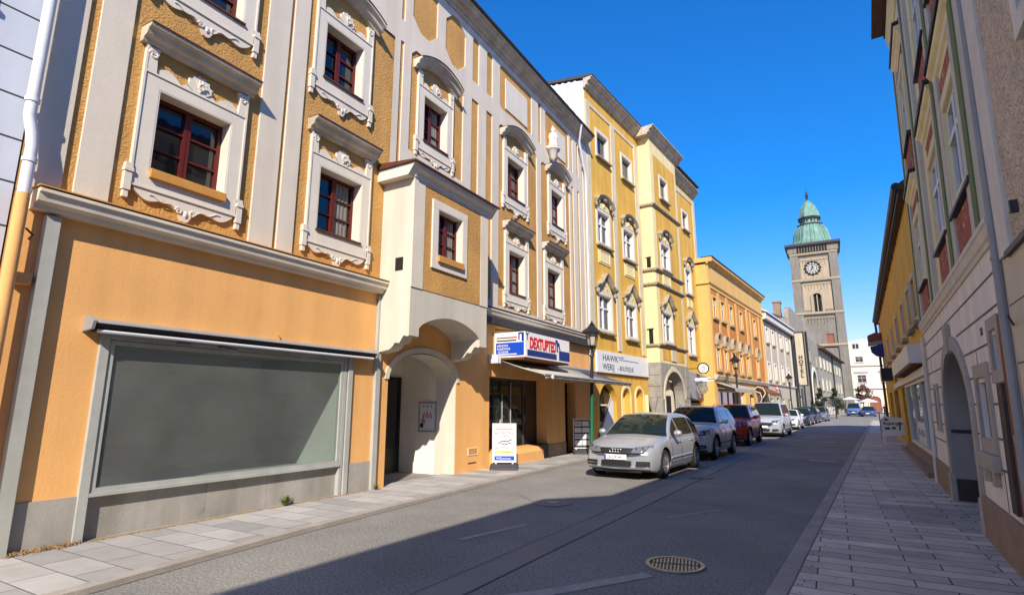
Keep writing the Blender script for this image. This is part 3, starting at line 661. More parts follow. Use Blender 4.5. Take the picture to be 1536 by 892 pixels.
# occupied shop window right of the arch
s2 = MB(); s2.frame(12.6, 16.0, .42, 2.42, .05, .36, .42)
for x in (13.35, 14.3): s2.box(x, x+.03, .37, .41, .47, 2.37)
s2.box(15.1, 15.16, .36, .42, .47, 2.37); s2.box(12.65, 15.1, .37, .41, 1.95, 1.98)
s2 = s2.build('shop_window', 'signgrey', OH); B(12.62, 15.98, .388, .396, .44, 2.40).build('pane', 'glass2', s2)
mb = MB()                # goods and display stands seen just inside the glass
for x, z0, w, h in ((12.75, 1.05, .5, .75), (13.42, .9, .35, .5), (13.9, 1.2, .3, .65), (14.4, .95, .45, .55), (14.45, 1.6, .4, .3)): mb.box(x, x+w, .40, .46, z0, z0+h)
mb.build('display_goods', 'signgrey', s2)
mb = MB(); mb.tube([(13.86, .37, 1.95), (13.86, .37, .75)], .018, 6); mb.ico((13.75, .34, 1.15), .10, 1, .8, .5, 1.2); mb.ico((13.72, .34, .85), .14, 1, .8, .4, 1.4); mb.tube([(14.33, .36, 2.3), (14.33, .36, .55)], .02, 6); mb.box(14.1, 14.5, .35, .385, .55, .6)
mb.build('display_stand', 'steel', s2)
mb = MB(); mb.prismx([(-.02, .42), (.36, .45), (.36, 0), (-.12, 0), (-.12, .30)], 12.62, 15.55); mb.build('sloping_sill', 'orange', OH)
B(15.55, 16.02, -.05, .36, 0, .46).build('black_panel', 'black', OH)
# shop door
dd = MB(); dd.frame(17.46, 18.28, .05, 2.40, .07, .30, .36); dd.box(17.84, 17.90, .29, .36, .12, 2.33); dd = dd.build('shop_door', 'black', OH)
B(17.5, 18.24, .325, .335, .1, 2.36).build('pane', 'glass2', dd); MB().tube([(17.80, .26, .9), (17.80, .26, 1.6)], .015, 6).build('handle', 'steel', dd)
B(16.03, 17.41, -.03, 0, 0, .42).build('plinth', 'brownstone', OH); B(18.33, 19.9, -.03, 0, 0, .35).build('plinth', 'brownstone', OH)
# downpipes
mb = MB(); y = -.17
mb.tube([(2.26, y, 12.2), (2.26, y, 5.05), (2.26, y, 4.95), (2.31, y, 4.75), (2.33, y, 4.6), (2.33, y, 4.02)], .062, 12)
mb.lathe([(.075, 0), (.075, .05)], (2.26, y, 5.12), 12); mb.lathe([(.075, 0), (.075, .05)], (2.33, y, 4.4), 12)
mb.build('downpipe', 'zincwhite', OH, smooth=True)
MB().tube([(2.33, y, 4.02), (2.33, y, .1)], .066, 12).build('downpipe_foot', 'orange', OH, smooth=True)
mb = MB(); mb.tube([(18.6, -.4, 12.5), (18.8, -.2, 11.9), (19.5, -.12, 10.9), (19.62, -.1, 10.6), (19.62, -.1, .1)], .045, 10); mb.build('downpipe', 'zincwhite', OH, smooth=True)

# ------------------------------------------------------------------ neighbour at the left edge
NB = thing('townhouse', (-7.95, 0, 0), R(90), 'bluish white house with grooved ashlar render at the left edge', 'house', 'townhouses along the street')
mb = MB(); wall(mb, -14, 2.28, 0, 13, [(-1.6, -.5, 4.8, 6.3), (-4.6, -3.5, 4.8, 6.3), (-7.6, -6.5, 4.8, 6.3), (-1.6, -.5, 8, 9.5), (-4.6, -3.5, 8, 9.5), (-7.6, -6.5, 8, 9.5)], -.01, .2); shell(mb, -14, 2.28, 0, 13, -.01, 9); mb.build('wall', 'bluetile', NB)
for x in (-1.6, -4.6, -7.6):
    for z in (4.8, 8): casement(NB, x, x+1.1, z, z+1.5, .1, 'offwhite', 1)
mb = MB(); mb.prismx([(-.5, 13), (4.6, 14.6), (9.2, 13)], -14, 2.28); mb.build('roof', 'tile', NB)
mb = MB(); mb.tube([(1.72, -.035, 4.0), (1.75, -.04, 6.9)], .012, 6); mb.tube([(1.78, -.035, 4.4), (1.8, -.04, 6.9)], .012, 6); mb.box(1.70, 1.86, -.05, -.01, 6.1, 6.16); mb.box(1.66, 1.82, -.05, -.01, 4.9, 4.96); mb.build('cable', 'steel', NB)

# ------------------------------------------------------------------ things on the orange house
aw = thing('awning', (-7.95, 0, 0), R(90), 'closed grey awning cassette above the empty shop window', 'awning', 'shop awnings')
mb = MB(); mb.prismx([(0, 2.72), (-.16, 2.70), (-.24, 2.66), (-.25, 2.64), (-.02, 2.64)], 3.2, 8.05); mb.build('cassette', 'steel', aw)
mb = MB(); mb.prismx([(-.02, 2.635), (-.20, 2.635), (-.16, 2.55), (-.02, 2.55)], 3.24, 8.0); mb.build('rolled_cloth', 'black', aw)
mb = MB(); mb.tube([(3.25, -.19, 2.545), (8.0, -.19, 2.545)], .022, 8); mb.build('front_bar', 'zincwhite', aw, smooth=True)
for a in (3.16, 8.05): mb = MB(); mb.prismx([(0, 2.74), (-.18, 2.72), (-.27, 2.66), (-.24, 2.56), (0, 2.54)], a, a+.035); mb.build('end_cap', 'steel', aw)
aw2 = thing('awning', (-7.95, 0, 0), R(90), 'half open pale grey awning over the shop below the blue and red sign', 'awning', 'shop awnings')
mb = MB(); mb.grid(lambda s, t: (12.75+7.0*s, -.14-1.46*t, 2.88-.46*t-.03*math.sin(t*math.pi)), 1, 8); mb.grid(lambda s, t: (12.75+7.0*s, -1.6-.004*math.sin(s*60), 2.42-.10*t), 40, 1)
c = mb.build('cloth', 'awning', aw2, smooth=True); so_ = c.modifiers.new('solid', 'SOLIDIFY'); so_.thickness = .006
MB().tube([(12.7, -1.6, 2.42), (19.8, -1.6, 2.42)], .03, 8).build('front_bar', 'steel', aw2, smooth=True)
MB().tube([(12.7, -.14, 2.90), (19.8, -.14, 2.90)], .07, 10).build('roller', 'steel', aw2, smooth=True)
for x in (12.95, 19.5): MB().tube([(x, -.05, 2.78), (x+.25, -.85, 2.62), (x, -1.58, 2.39)], .022, 6).build('folding_arm', 'steel', aw2)
B(12.5, 12.68, -.3, -.02, 2.75, 2.98).build('bracket_box', 'zincwhite', aw2)
MB().lathe([(.045, 0), (.06, .02), (.045, .05)], (13.1, -1.66, 2.37), 10, 'y').build('crank_eye', 'offwhite', aw2)
sg = thing('shop_sign', (-7.95, 0, 0), R(90), 'white lightbox sign with red and blue lettering projecting over the shop', 'sign')
x0, x1, yd = 12.72, 15.6, 1.02; za, zb = 2.9, 3.58
mb = MB(); mb.box(x0, x1, -yd, -.06, za, zb); mb.build('box', 'signwhite', sg, bevel=.012)
B(x0, x1, -yd+.04, -.1, za-.05, za-.002).build('underside', 'brown', sg)
# narrow face looking down the street: blue panel with white lines
f = x0-.004
B(f-.006, f, -yd+.03, -.12, za+.05, za+.40).build('blue_panel', 'signblue', sg)
B(f-.006, f, -yd+.24, -.14, za+.52, za+.55).build('red_band', 'signred', sg); B(f-.006, f, -yd+.26, -.14, za+.44, za+.475).build('grey_band', 'signgrey', sg)
for k, (t_, sz) in enumerate((('HEMDEN', .10), ('KLEIDUNG', .10), ('SCHUHE', .10))):
    text(t_, .085, 'signwhite', sg, 'lettering', (f-.007, -.16-.03*(k == 2), za+.29-.085*k), (R(90), 0, R(-90)), 1.0)
B(f-.008, f-.006, -yd+.25, -.16, za+.075, za+.10).build('white_line', 'signwhite', sg)
MB().prismx([(-yd+.03, za+.42), (-yd+.10, za+.42), (-yd+.10, za+.62), (-yd+.16, za+.62), (-yd+.16, za+.46), (-yd+.20, za+.46), (-yd+.20, za+.66), (-yd+.03, za+.66)], f-.006, f).build('emblem', 'signnavy', sg)
# long face along the facade
g = -yd-.004
B(x0+.12, x1-.95, g-.006, g, za+.05, za+.20).build('blue_band', 'signnavy', sg); B(x1-.78, x1-.03, g-.006, g, za+.05, za+.33).build('blue_block', 'signnavy', sg)
B(x0+.16, x1-1.0, g-.005, g, za+.21, za+.235).build('grey_line', 'beigepil', sg)
text('DEXTUPTED', .42, 'signred', sg, 'lettering', (x0+.24, g-.008, za+.265), (R(90), 0, 0), .70, .008, bold=.008)
MB().prism([(x1-1.02, za+.62), (x1-1.0, za+.54), (x1-.93, za+.50), (x1-.93, za+.28), (x1-.86, za+.28), (x1-.86, za+.46), (x1-.80, za+.46), (x1-.72, za+.30), (x1-.68, za+.32), (x1-.76, za+.56), (x1-.84, za+.56), (x1-.9, za+.64)], g-.007, g).build('emblem', 'signnavy', sg)
MB().prism([(x0+.02, za+.66), (x0+.06, za+.60), (x0+.10, za+.62), (x0+.10, za+.46), (x0+.13, za+.46), (x0+.14, za+.60), (x0+.2, za+.66), (x0+.16, za+.66), (x0+.12, za+.62), (x0+.06, za+.66)], g-.007, g).build('emblem', 'signgrey', sg)
mb = MB(); mb.tube([(x0+.1, -.02, za+.8), (x0+.1, -yd+.1, zb)], .015, 6); mb.tube([(x1-.1, -.02, za+.8), (x1-.1, -yd+.1, zb)], .015, 6); mb.box(x0+.2, x0+.4, -.5, -.3, za-.12, za-.05); mb.build('stay', 'black', sg)
# A-boards
def aboard(x, y, rz, label, kind):
    t = thing('pavement_sign', (x, y, .04), rz, label, 'sign', 'pavement signs outside the shop'); t.scale = (.86, .9, 1)
    mb = MB(); mb.prismx([(-.42, 0), (.30, 0), (.28, .10), (.05, .13), (-.1, .12), (-.40, .05)], -.42, .42); mb.build('base', 'rubber', t, bevel=.02)
    mb = MB(); mb.frame(-.36, .36, .16, 1.14, .03, -.03, .03); mb.tube([(-.25, 0, .08), (-.25, 0, .2)], .03, 8); mb.tube([(.25, 0, .08), (.25, 0, .2)], .03, 8); mb.build('frame', 'zincwhite', t)
    B(-.33, .33, -.012, .012, .19, 1.11).build('poster', 'signwhite' if kind == 0 else 'signgrey', t)
    y = -.014
    if kind == 0:
        B(-.30, .30, y-.003, y, .21, .32).build('blue_band', 'signblue', t); B(-.29, .29, y-.003, y, .385, .45).build('yellow_band', 'signyellow', t)
        B(-.26, .26, y-.003, y, .985, 1.0).build('red_line', 'signred', t)
        text('TEXTIL UND MODE', .05, 'signgrey', t, 'lettering', (-.27, y-.003, 1.04), sx=1.15)
        text('ALTERUNG', .115, 'signgrey', t, 'lettering', (-.29, y-.003, .86), sx=.95); text('WERKEN', .07, 'signgrey', t, 'lettering', (-.1, y-.003, .79))
        mb = MB(); mb.tube([(-.2, y-.004, .62), (-.06, y-.004, .70), (.08, y-.004, .68), (.24, y-.004, .74)], .012, 5); mb.tube([(-.1, y-.004, .64), (.02, y-.004, .60), (.2, y-.004, .66)], .012, 5); mb.build('drawing', 'signgrey', t)
        text('HEUTE NEU', .085, 'signgrey', t, 'lettering', (-.28, y-.003, .49), sx=1.05); text('AKTION', .06, 'signgrey', t, 'lettering', (-.06, y-.006, .395)); text('Willkommen', .085, 'signpale', t, 'lettering', (-.25, y-.006, .235))
    else:
        for r in range(4):
            for c in range(2):
                B(-.30+.31*c, -.02+.31*c, y-.003, y, .88-.21*r+.02, 1.06-.21*r).build('notice', 'signpale' if (r+c) % 2 else 'offwhite', t)
        text('MENU', .10, 'signgrey', t, 'lettering', (-.28, y-.005, .95)); text('INFO', .10, 'signnavy', t, 'lettering', (-.28, y-.005, .53))
    return t
aboard(-7.5, 12.62, R(28), 'white pavement sign with blue bottom band standing by the arched doorway', 0)
aboard(-7.55, 17.9, R(38), 'dark framed pavement sign with small notices in front of the shop door', 1)
# notice board in the passage
nb = thing('notice_board', (-8.78, 11.04, 1.0), 0, 'grey notice board with red marks on the white passage wall', 'notice board')
mb = MB(); mb.frame(-.27, .27, 0, .72, .03, -.03, -.003); mb.build('frame', 'steel', nb); B(-.24, .24, -.02, -.004, .03, .69).build('panel', 'signpale', nb)
mb = MB(); [mb.lathe([(.022, 0), (.022, .006)], (x, -.028, .62), 10, 'y') for x in (-.12, 0, .12)]
mb.tube([(-.13, -.024, .30), (-.10, -.024, .46), (-.04, -.024, .34), (0, -.024, .48), (.05, -.024, .33), (.11, -.024, .46), (.13, -.024, .32)], .014, 5); mb.build('red_marks', 'signred', nb)
B(-.22, -.12, -.026, -.02, .10, .20).build('sticker', 'black', nb); B(-.08, .2, -.024, -.02, .08, .22).build('paper', 'offwhite', nb)
# ------------------------------------------------------------------ yellow house
AB = R(90) - math.atan(.09); K = math.sqrt(1+.09**2)
def LX(y, off=0): return -9.75 + off + .09*y
YH = thing('townhouse', (LX(20), 20, 0), AB, 'tall yellow house with four storeys and a projecting cream bay over a stone portal', 'house', 'townhouses along the street')
YE = 14.95
A0, A1, AD = 5.75, 9.65, .62                     # projecting bay
att = [(1.0, 2.1, 12.3, 13.4), (3.65, 4.75, 12.2, 13.3), (12.45, 13.45, 12.1, 13.15)]
mid = [(.85, 2.0, 8.3, 9.72), (3.5, 4.65, 8.25, 9.62), (12.4, 13.4, 8.1, 9.55)]
low = [(.75, 1.95, 4.62, 6.1), (3.45, 4.6, 4.58, 6.1), (12.25, 13.4, 4.5, 6.12)]
mb = MB(); wall(mb, 0, 15.0, 3.85, YE, [w for w in att+mid+low], 0, .3); mb.build('wall', 'yellow', YH)
mb = MB(); wall(mb, 0, 15.0, 0, 3.85, [(.55, 2.15, .7, 2.5, dict(rise=.8)), (2.75, 3.55, 0, 2.35, dict(rise=.4)), (4.2, 5.0, 0, 2.35, dict(rise=.4)), (10.2, 13.6, .35, 2.6)], 0, .4); mb.build('ground_floor_wall', 'yellow', YH)
mb = MB(); shell(mb, 0, 15.0, 0, YE, .01, 12); mb.build('side_wall', 'yellowcream', YH)
mb = MB()
for i in range(36):                               # corrugated cladding of the gable end
    y = .35+i*.3; mb.prismz([(-.03, y), (-.075, y+.05), (-.075, y+.12), (-.03, y+.17)], 11.0, YE+.40+.185*min(y, 11-y))
mb.prismx([(.03, 11.0), (11.2, 11.0), (11.2, YE+.40), (5.6, YE+1.42), (.03, YE+.40)], -.03, -.003)
mb.build('corrugated_cladding', 'zincwhite', YH)
yp = [(0, 0), (.06, 0), (.08, .07), (.17, .11), (.20, .24), (.33, .29), (.35, .37), (.41, .39), (.42, .43), (0, .43)]
cs = MB()
cs.sweep([(-.1, YE), (A0-.42, YE)], yp); cs.sweep([(A1+.42, YE-.25), (15.05, YE-.25)], yp)
cs.sweep([(A0-.41, YE), (A1+.41, YE)], [(d+AD, u) for d, u in yp[:-1]] + [(AD, .43)])
for xa, xb in ((A0-.41, A0), (A1, A1+.41)): cs.box(xa+.003, xb-.003, -AD, 0, YE+.002, YE+.42)
cs.build('cornice', 'hood', YH)
mb = MB(); mb.prismx([(-.44, YE+.44), (-.44, YE+.50), (5.6, YE+1.60), (12.0, YE+.42), (12.0, YE+.33), (5.6, YE+1.50), (0, YE+.45)], -.12, 15.05); mb.prismx([(.05, YE-.3), (5.6, YE+1.4), (11.9, YE-.3)], .1, 15.0); mb.build('roof', 'slate', YH)
for a, b in ((0, .35), (2.45, 2.85), (5.15, 5.6), (10.1, 10.35), (10.6, 11.0), (11.25, 11.6), (14.6, 15.0)): B(a, b, -.04, 0, 3.9, 14.47).build('pilaster', 'palepil', YH)
for a, b, c in ((.35, 2.45, 14.3), (2.85, 5.15, 14.3), (11.6, 14.6, 14.2)): B(a, b, -.03, 0, c, 14.45).build('frieze', 'palepil', YH)
def y_window(x0, x1, z0, z1, kind, root, y=0):
    o = casement(root, x0+.05, x1-.05, z0+.03, z1-.03, y+.10, 'signpale' if kind else 'greytrim', 0, .04, 2 if kind else 1, 'glass', False, .66 if kind else 0)
    s = MB(); s.frame(x0-.12, x1+.12, z0-.05, z1+.14, .13, y-.035, y); s.box(x0, x0+.05, y-.02, y+.12, z0, z1); s.box(x1-.05, x1, y-.02, y+.12, z0, z1); s.box(x0+.05, x1-.05, y-.02, y+.12, z1-.03, z1); s.box(x0+.05, x1-.05, y-.02, y+.12, z0, z0+.03)
    s.build('window_surround', 'white2', root)
    B(x0-.16, x1+.16, y-.16, y, z0-.14, z0-.052).build('sill', 'ornament', root, bevel=.01)
    xc = (x0+x1)/2; hw = (x1-x0)/2+.22
    if kind == 1:      # broken scroll hood
        pth = [(xc+hw*u, z1+.38+.22*math.cos(u*math.pi*.5) - .10*(abs(u) > .8)) for u in [-1+i/8 for i in range(17)]]
        h = MB().sweep(pth, [(-y, 0), (.10-y, .0), (.22-y, .10), (.24-y, .17), (-y, .18)])
        for sx in (-1, 1): h.tube(spiral((xc+sx*hw*.8, z1+.40), .12, 1.3, sx, y-.12), .045, 6); h.ico((xc+sx*hw, y-.10, z1+.22), .075, 1, 1, 1, 1.5)
        h.ico((xc, y-.12, z1+.58), .13, 1, 1.5, .6, .8)
        h.build('hood_mould', 'ornament', root, smooth=True)
        c = MB(); c.prism([(x0-.05, z1+.14), (x1+.05, z1+.14), (x1-.05, z1+.3), (xc+.15, z1+.45), (xc-.15, z1+.45), (x0+.05, z1+.3)], y-.05, y); c.ico((xc, y-.05, z1+.32), .12, 1, 1, .5, 1); c.build('crest', 'yellowcream', root)
        p = MB(); p.box(x0, x1, y-.03, y, z0-.85, z0-.2); p.frame(x0+.1, x1-.1, z0-.78, z0-.27, .04, y-.05, y-.03); p.build('apron', 'yellowcream', root)
    if kind == 2:      # pointed ogee hood
        pth = [(xc-hw-.1, z1+.22), (xc-hw+.12, z1+.24), (xc-hw*.55, z1+.38), (xc-.12, z1+.72), (xc, z1+.82), (xc+.12, z1+.72), (xc+hw*.55, z1+.38), (xc+hw-.12, z1+.24), (xc+hw+.1, z1+.22)]
        h = MB().sweep(pth, [(-y, 0), (.12-y, .0), (.22-y, .09), (.24-y, .15), (-y, .16)])
        for sx in (-1, 1): h.ico((xc+sx*hw, y-.1, z1+.12), .09, 1, 1, 1, 1.7)
        h.build('hood_mould', 'ornament', root)
        c = MB(); c.prism([(x0-.08, z1+.14), (x1+.08, z1+.14), (x1-.1, z1+.34), (xc, z1+.76), (x0+.1, z1+.34)], y-.04, y); c.build('crest', 'yellowcream', root)
        q = MB(); [q.ico((xc+dx, y-.05, z1+dz), .05, 1, 1, .6, 1.2) for dx, dz in ((-.2, .3), (0, .45), (.18, .28))]; q.build('rosette', 'ornament', root)
for w in att: y_window(*w, 0, YH)
for w in mid: y_window(*w, 1, YH)
for w in low: y_window(*w, 2, YH)
bw = [(6.95, 8.0, 12.1, 13.2, 0), (6.6, 7.8, 8.3, 9.57, 1), (6.4, 7.65, 4.62, 6.05, 2)]
mb = MB(); wall(mb, A0, A1, 3.6, YE+.0, [w[:4] for w in bw], -AD, .3)
for x in (A0, A1): mb.add([(x,-AD,3.6),(x,0,3.6),(x,0,YE),(x,-AD,YE)], [(0,1,2,3)])
bay = mb.build('bay', 'yellowcream', YH)
for x0, x1, z0, z1, k in bw: y_window(x0, x1, z0, z1, k, bay, -AD-.016)
mb = MB(); wall(mb, A0+.45, A1-.3, 3.75, 14.2, [w[:4] for w in bw], -AD-.014, .014); mb.build('bay_panel', 'yellow', bay)
for z in (11.3, 8.0, 7.3, 4.35):
    q = MB(); q.sweep([(A0-.11, z), (A1+.11, z)], [(AD+.0, 0), (AD+.06, 0), (AD+.13, .08), (AD+.13, .13), (AD, .14)]); q.box(A0-.11, A0-.003, -AD, 0, z+.03, z+.13); q.build('string_course', 'ornament', bay)
q = MB(); q.frame(A0-.02, A0-.003, 0, .1, .01, 0, .001) if False else q.box(A0-.012, A0-.004, -.42, -.22, 8.2, 8.7); q.build('bay_side_window', 'dark', bay)
q = MB(); q.box(A0-.014, A0-.004, -.36, -.16, 4.5, 5.2); q.build('bay_side_window', 'dark', bay)
B(A0-.10, A0-.003, -.42, -.10, 5.21, 5.27).build('slot_hood', 'palepil', bay); B(A0-.06, A0-.003, -.46, -.18, 8.72, 8.77).build('slot_hood', 'palepil', bay)
B(A0+1.6, A0+2.3, -AD-.05, -AD-.016, 3.75, 4.3).build('stone_tablet', 'palepil', bay)
# stone portal
mb = MB(); wall(mb, A0-.05, A1+.05, 0, 3.58, [(A0+.25, A1-.75, 0, 3.25, dict(rise=1.35))], -AD-.05, .5)
for x in (A0-.05, A1+.05): mb.add([(x,-AD-.05,0),(x,0,0),(x,0,3.58),(x,-AD-.05,3.58)], [(0,1,2,3)])
po = mb.build('portal', 'greystone', YH)
for z in (2.0, 2.52, 3.04): B(A0-.08, A0-.053, -AD, -.02, z, z+.50).build('quoin', 'greystone', po)
for z in (.3, .85, 1.4, 2.0, 2.52, 3.04): B(A1-.5, A1+.08, -AD-.08, -AD-.055, z, z+.50).build('quoin', 'greystone', po)
mb = MB(); P = arc_pts(A0+.25, A1-.75, 1.9, 1.35, 20); Q = arc_pts(A0+.09, A1-.59, 1.9, 1.51, 20)
for i in range(20): mb.prism([P[i], P[i+1], Q[i+1], Q[i]], -AD-.09, -AD-.055)
mb.build('arch_band', 'palepil', po)
q = MB(); q.lathe([(.2, 0), (.2, .1), (.14, .14), (.12, .4), (.11, 1.45), (.14, 1.5), (.17, 1.65), (.22, 1.9), (.22, 1.98)], (A0-.32, -.3, 0), 16); q.build('column', 'greystone', po, smooth=True)
text('1583', .26, 'palepil', po, 'lettering', (A0+1.3, -AD-.056, 3.30), sx=1.3, ext=.02)
B(A0+.5, A1-.4, -.06, -.005, 0, 3.2).build('passage_back', 'beigepil', po); B(A0+1.0, A0+1.75, -.09, -.06, 0, 1.9).build('door', 'yellow', po); mb = MB(); mb.frame(A0+1.9, A0+2.9, 0, 2.2, .1, -.1, -.06); mb.build('door_frame', 'white2', po)
B(A0+2.0, A0+2.8, -.08, -.06, .1, 2.1).build('door', 'dark', po)
# shop openings of the yellow house
o = MB().frame(.58, 2.12, .7, 1.68, .06, .2, .26).build('shop_window', 'offwhite', YH); B(.6, 2.1, .27, .28, .7, 2.5).build('pane', 'glass2', o)
B(.65, 1.95, .02, .18, .72, 1.0).build('display_goods', 'signpale', o)
mb = MB(); mb.prism([(.2, .2), (1.7, .2), (1.7, 1.75), (1.45, 1.95)], -.05, -.035); mb.build('slanted_panel', 'signpale', YH); MB().tube([(.2, -.06, .25), (1.47, -.06, 1.97)], .03, 6).build('slanted_rail', 'steel', YH)
for a in (2.75, 4.2):
    B(a, a+.8, .28, .34, 0, 2.35).build('shop_door', 'yellowcream', YH)
    mb = MB(); P = arc_pts(a-.02, a+.82, 1.95, .42, 16); Q = arc_pts(a-.14, a+.94, 1.95, .54, 16)
    for i in range(16): mb.prism([P[i], P[i+1], Q[i+1], Q[i]], -.03, 0)
    mb.box(a-.14, a-.02, -.03, 0, 0, 1.95); mb.box(a+.82, a+.94, -.03, 0, 0, 1.95); mb.build('arch_band', 'yellowcream', YH)
MB().tube([(5.2, -.1, .05), (5.2, -.1, 2.1)], .09, 10).build('column', 'yellowcream', YH, smooth=True)
sg2 = thing('shop_sign', (LX(20), 20, 0), AB, 'long white shop sign with grey lettering on the yellow house', 'sign')
B(.27, 5.62, -.09, -.005, 2.92, 3.78).build('board', 'signpale', sg2, bevel=.01)
text('HAWK', .36, 'signgrey', sg2, 'lettering', (.75, -.094, 3.40), sx=1.35); text('WERIJ', .36, 'signgrey', sg2, 'lettering', (.75, -.094, 3.04), sx=1.15); text('- BOUTIQUE', .28, 'signgrey', sg2, 'lettering', (2.2, -.094, 3.06), sx=1.05)
B(2.35, 4.4, -.097, -.091, 3.50, 3.525).build('underline', 'signgrey', sg2); text('seit 1926', .11, 'signgrey', sg2, 'lettering', (2.3, -.094, 3.58), sx=1.2)
B(.25, 5.65, -.10, -.09, 2.90, 2.915).build('rail', 'brown', sg2)
# glossy black and steel shopfront right of the portal
sf = MB(); sf.prism([(10.0, 3.45), (13.8, 3.3), (13.8, 2.5), (12.0, 1.9), (10.9, 2.0), (10.2, 2.7)], -.45, -.05); sf = sf.build('shop_canopy', 'steel', YH, bevel=.02)
B(10.15, 13.7, -.05, .3, 0, 1.75).build('shopfront', 'black', YH)
rs = thing('round_sign', (-6.0, 31.5, 3.63), 0, 'white round sign with black ring jutting from the yellow house end', 'sign')
MB().lathe([(.0, 0), (.27, 0), (.27, .08), (0, .08)], (0, -.04, 0), 28, 'y').build('disc', 'signwhite', rs)
q = MB()
for r, w in ((.285, .032), (.17, .01), (.08, .014)): q.tube([(r*math.cos(2*math.pi*i/28), -.045, r*math.sin(2*math.pi*i/28)) for i in range(29)], w, 6)
q.build('ring', 'black', rs); MB().tube([(-.28, 0, 0), (-.95, 0, 0)], .02, 6).build('arm', 'black', rs)
ls = thing('bracket_sign', (-6.0, 31.5, 3.0), 0, 'flat pale arrow shaped sign below the round ring sign', 'sign')
mb = MB(); mb.prism([(-.6, -.1), (.3, -.08), (.68, .02), (.3, .12), (-.6, .1)], -.04, .04); mb.build('board', 'signpale', ls); B(.2, .6, -.045, -.041, .02, .06).build('dark_band', 'black', ls); MB().tube([(-.95, .0, 0), (-.6, 0, 0)], .025, 6).build('arm', 'black', ls)
ms = thing('hanging_ornament', (-6.05, 31.2, 2.52), 0, 'pale filigree wrought iron medallion hanging beneath the round sign', 'sign')
q = MB()
for r in (.08, .17, .27): q.tube([(r*math.cos(2*math.pi*i/20), 0, r*math.sin(2*math.pi*i/20)) for i in range(21)], .02, 5)
for k in range(10): a = 2*math.pi*k/10; q.tube([(0, 0, 0), (.28*math.cos(a), .0, .28*math.sin(a))], .012, 5)
q.build('medallion', 'ornament', ms); MB().tube([(0, 0, .27), (0, 0, .40)], .012, 5).build('chain', 'black', ms); MB().tube([(-.95, 0, .40), (.05, 0, .40)], .016, 5).build('arm', 'black', ms)

# ------------------------------------------------------------------ simple facade builder for the farther houses
def plain_window(root, x0, x1, z0, z1, trim, y=0, wm='offwhite', arch=False):
    o = MB(); o.frame(x0, x1, z0, z1, .05, y+.05, y+.1); xm = (x0+x1)/2; o.box(xm-.02, xm+.02, y+.05, y+.1, z0+.05, z1-.05); o.box(x0+.05, xm-.02, y+.06, y+.09, z0+(z1-z0)*.64, z0+(z1-z0)*.64+.05); o.box(xm+.02, x1-.05, y+.06, y+.09, z0+(z1-z0)*.64, z0+(z1-z0)*.64+.05)
    o = o.build('window', wm, root); B(x0+.02, x1-.02, y+.075, y+.085, z0+.02, z1-.02).build('pane', 'glass', o)
    s = MB(); s.frame(x0-.14, x1+.14, z0-.02, z1+.12, .135, y-.04, y); s.build('window_surround', trim, root); B(x0-.18, x1+.18, y-.14, y, z0-.12, z0-.022).build('sill', 'ornament', root)
    if arch:
        h = MB().sweep(arc_pts((x0+x1)/2-.52, (x0+x1)/2+.52, z1+.16, .62, 14), [(0, 0), (.12, 0), (.2, .08), (.2, .14), (0, .15)]); h.ico((xm, -.06, z1+.42), .16, 1, 1, .4, 1.2); [h.ico((xm+sx*.52, -.06, z1+.10), .10, 1, 1, .8, 1.5) for sx in (-1, 1)]; h.build('hood_mould', 'ornament', root, smooth=True)
O2Y = 34.35
OB = thing('townhouse', (LX(O2Y, .7), O2Y, 0), AB, 'deep orange three storey house with flat cornice beyond the yellow house', 'house', 'townhouses along the street')
OL = 15.8
ux = [.55+2.35, 4.95, 7.2, 10.0, 14.0]
up = [(x-.42, x+.42, 6.95, 8.25) for x in (1.2, 3.1, 5.3, 8.1, 12.6)]
lo = [(x-.42, x+.42, 3.75, 5.1) for x in (1.3, 3.1, 5.1, 7.2, 9.2, 12.6)]
mb = MB(); wall(mb, 0, OL, 3.2, 10.2, up+lo, 0, .25); mb.build('wall', 'orange2', OB)
mb = MB(); wall(mb, 0, OL, 0, 3.2, [(.6, 5.2, .5, 2.55), (6.2, 7.6, 0, 2.5), (9.0, 10.2, 0, 2.4), (11.5, 14.8, .5, 2.4)], 0, .3); mb.build('ground_floor_wall', 'orange2b', OB)
mb = MB(); shell(mb, 0, OL, 0, 10.2, .01, 11); mb.build('side_wall', 'orange2b', OB)
mb = MB(); mb.box(0, OL, -.05, 0, 8.75, 10.2); mb.box(0, .35, -.05, 0, 3.3, 8.75); mb.box(9.7, 10.2, -.05, 0, 3.3, 8.75); mb.box(15.3, OL, -.05, 0, 3.3, 8.75); mb.build('white_field', 'orange2b', OB)
for x in (2.15, 4.2, 6.7, 11.2, 14.2): B(x-.22, x+.22, -.03, 0, 5.4, 8.7).build('pilaster', 'orange2b', OB)
MB().sweep([(-.12, 10.2), (OL+.1, 10.2)], [(0, 0), (.1, 0), (.14, .14), (.34, .22), (.36, .36), (0, .38)]).build('cornice', 'orange2b', OB); B(-.14, OL+.12, -.40, .3, 10.58, 10.64).build('cornice_flashing', 'lead', OB)
q = MB(); q.box(-.14, -.003, -.36, 8, 10.3, 10.57); q.box(-.10, -.003, -.05, 8, 8.95, 9.08); q.sweep([(-.1, 8.95), (OL, 8.95)], [(.05, 0), (.10, .02), (.14, .1), (.05, .13)]); q.build('string_course', 'orange2b', OB)
mb = MB(); mb.prismx([(0, 10.3), (5.5, 11.4), (11, 10.3)], .1, OL); mb.build('roof', 'slate', OB)
for w in up: plain_window(OB, *w, 'orange2b')
for w in lo: plain_window(OB, *w, 'orange2b', arch=True)
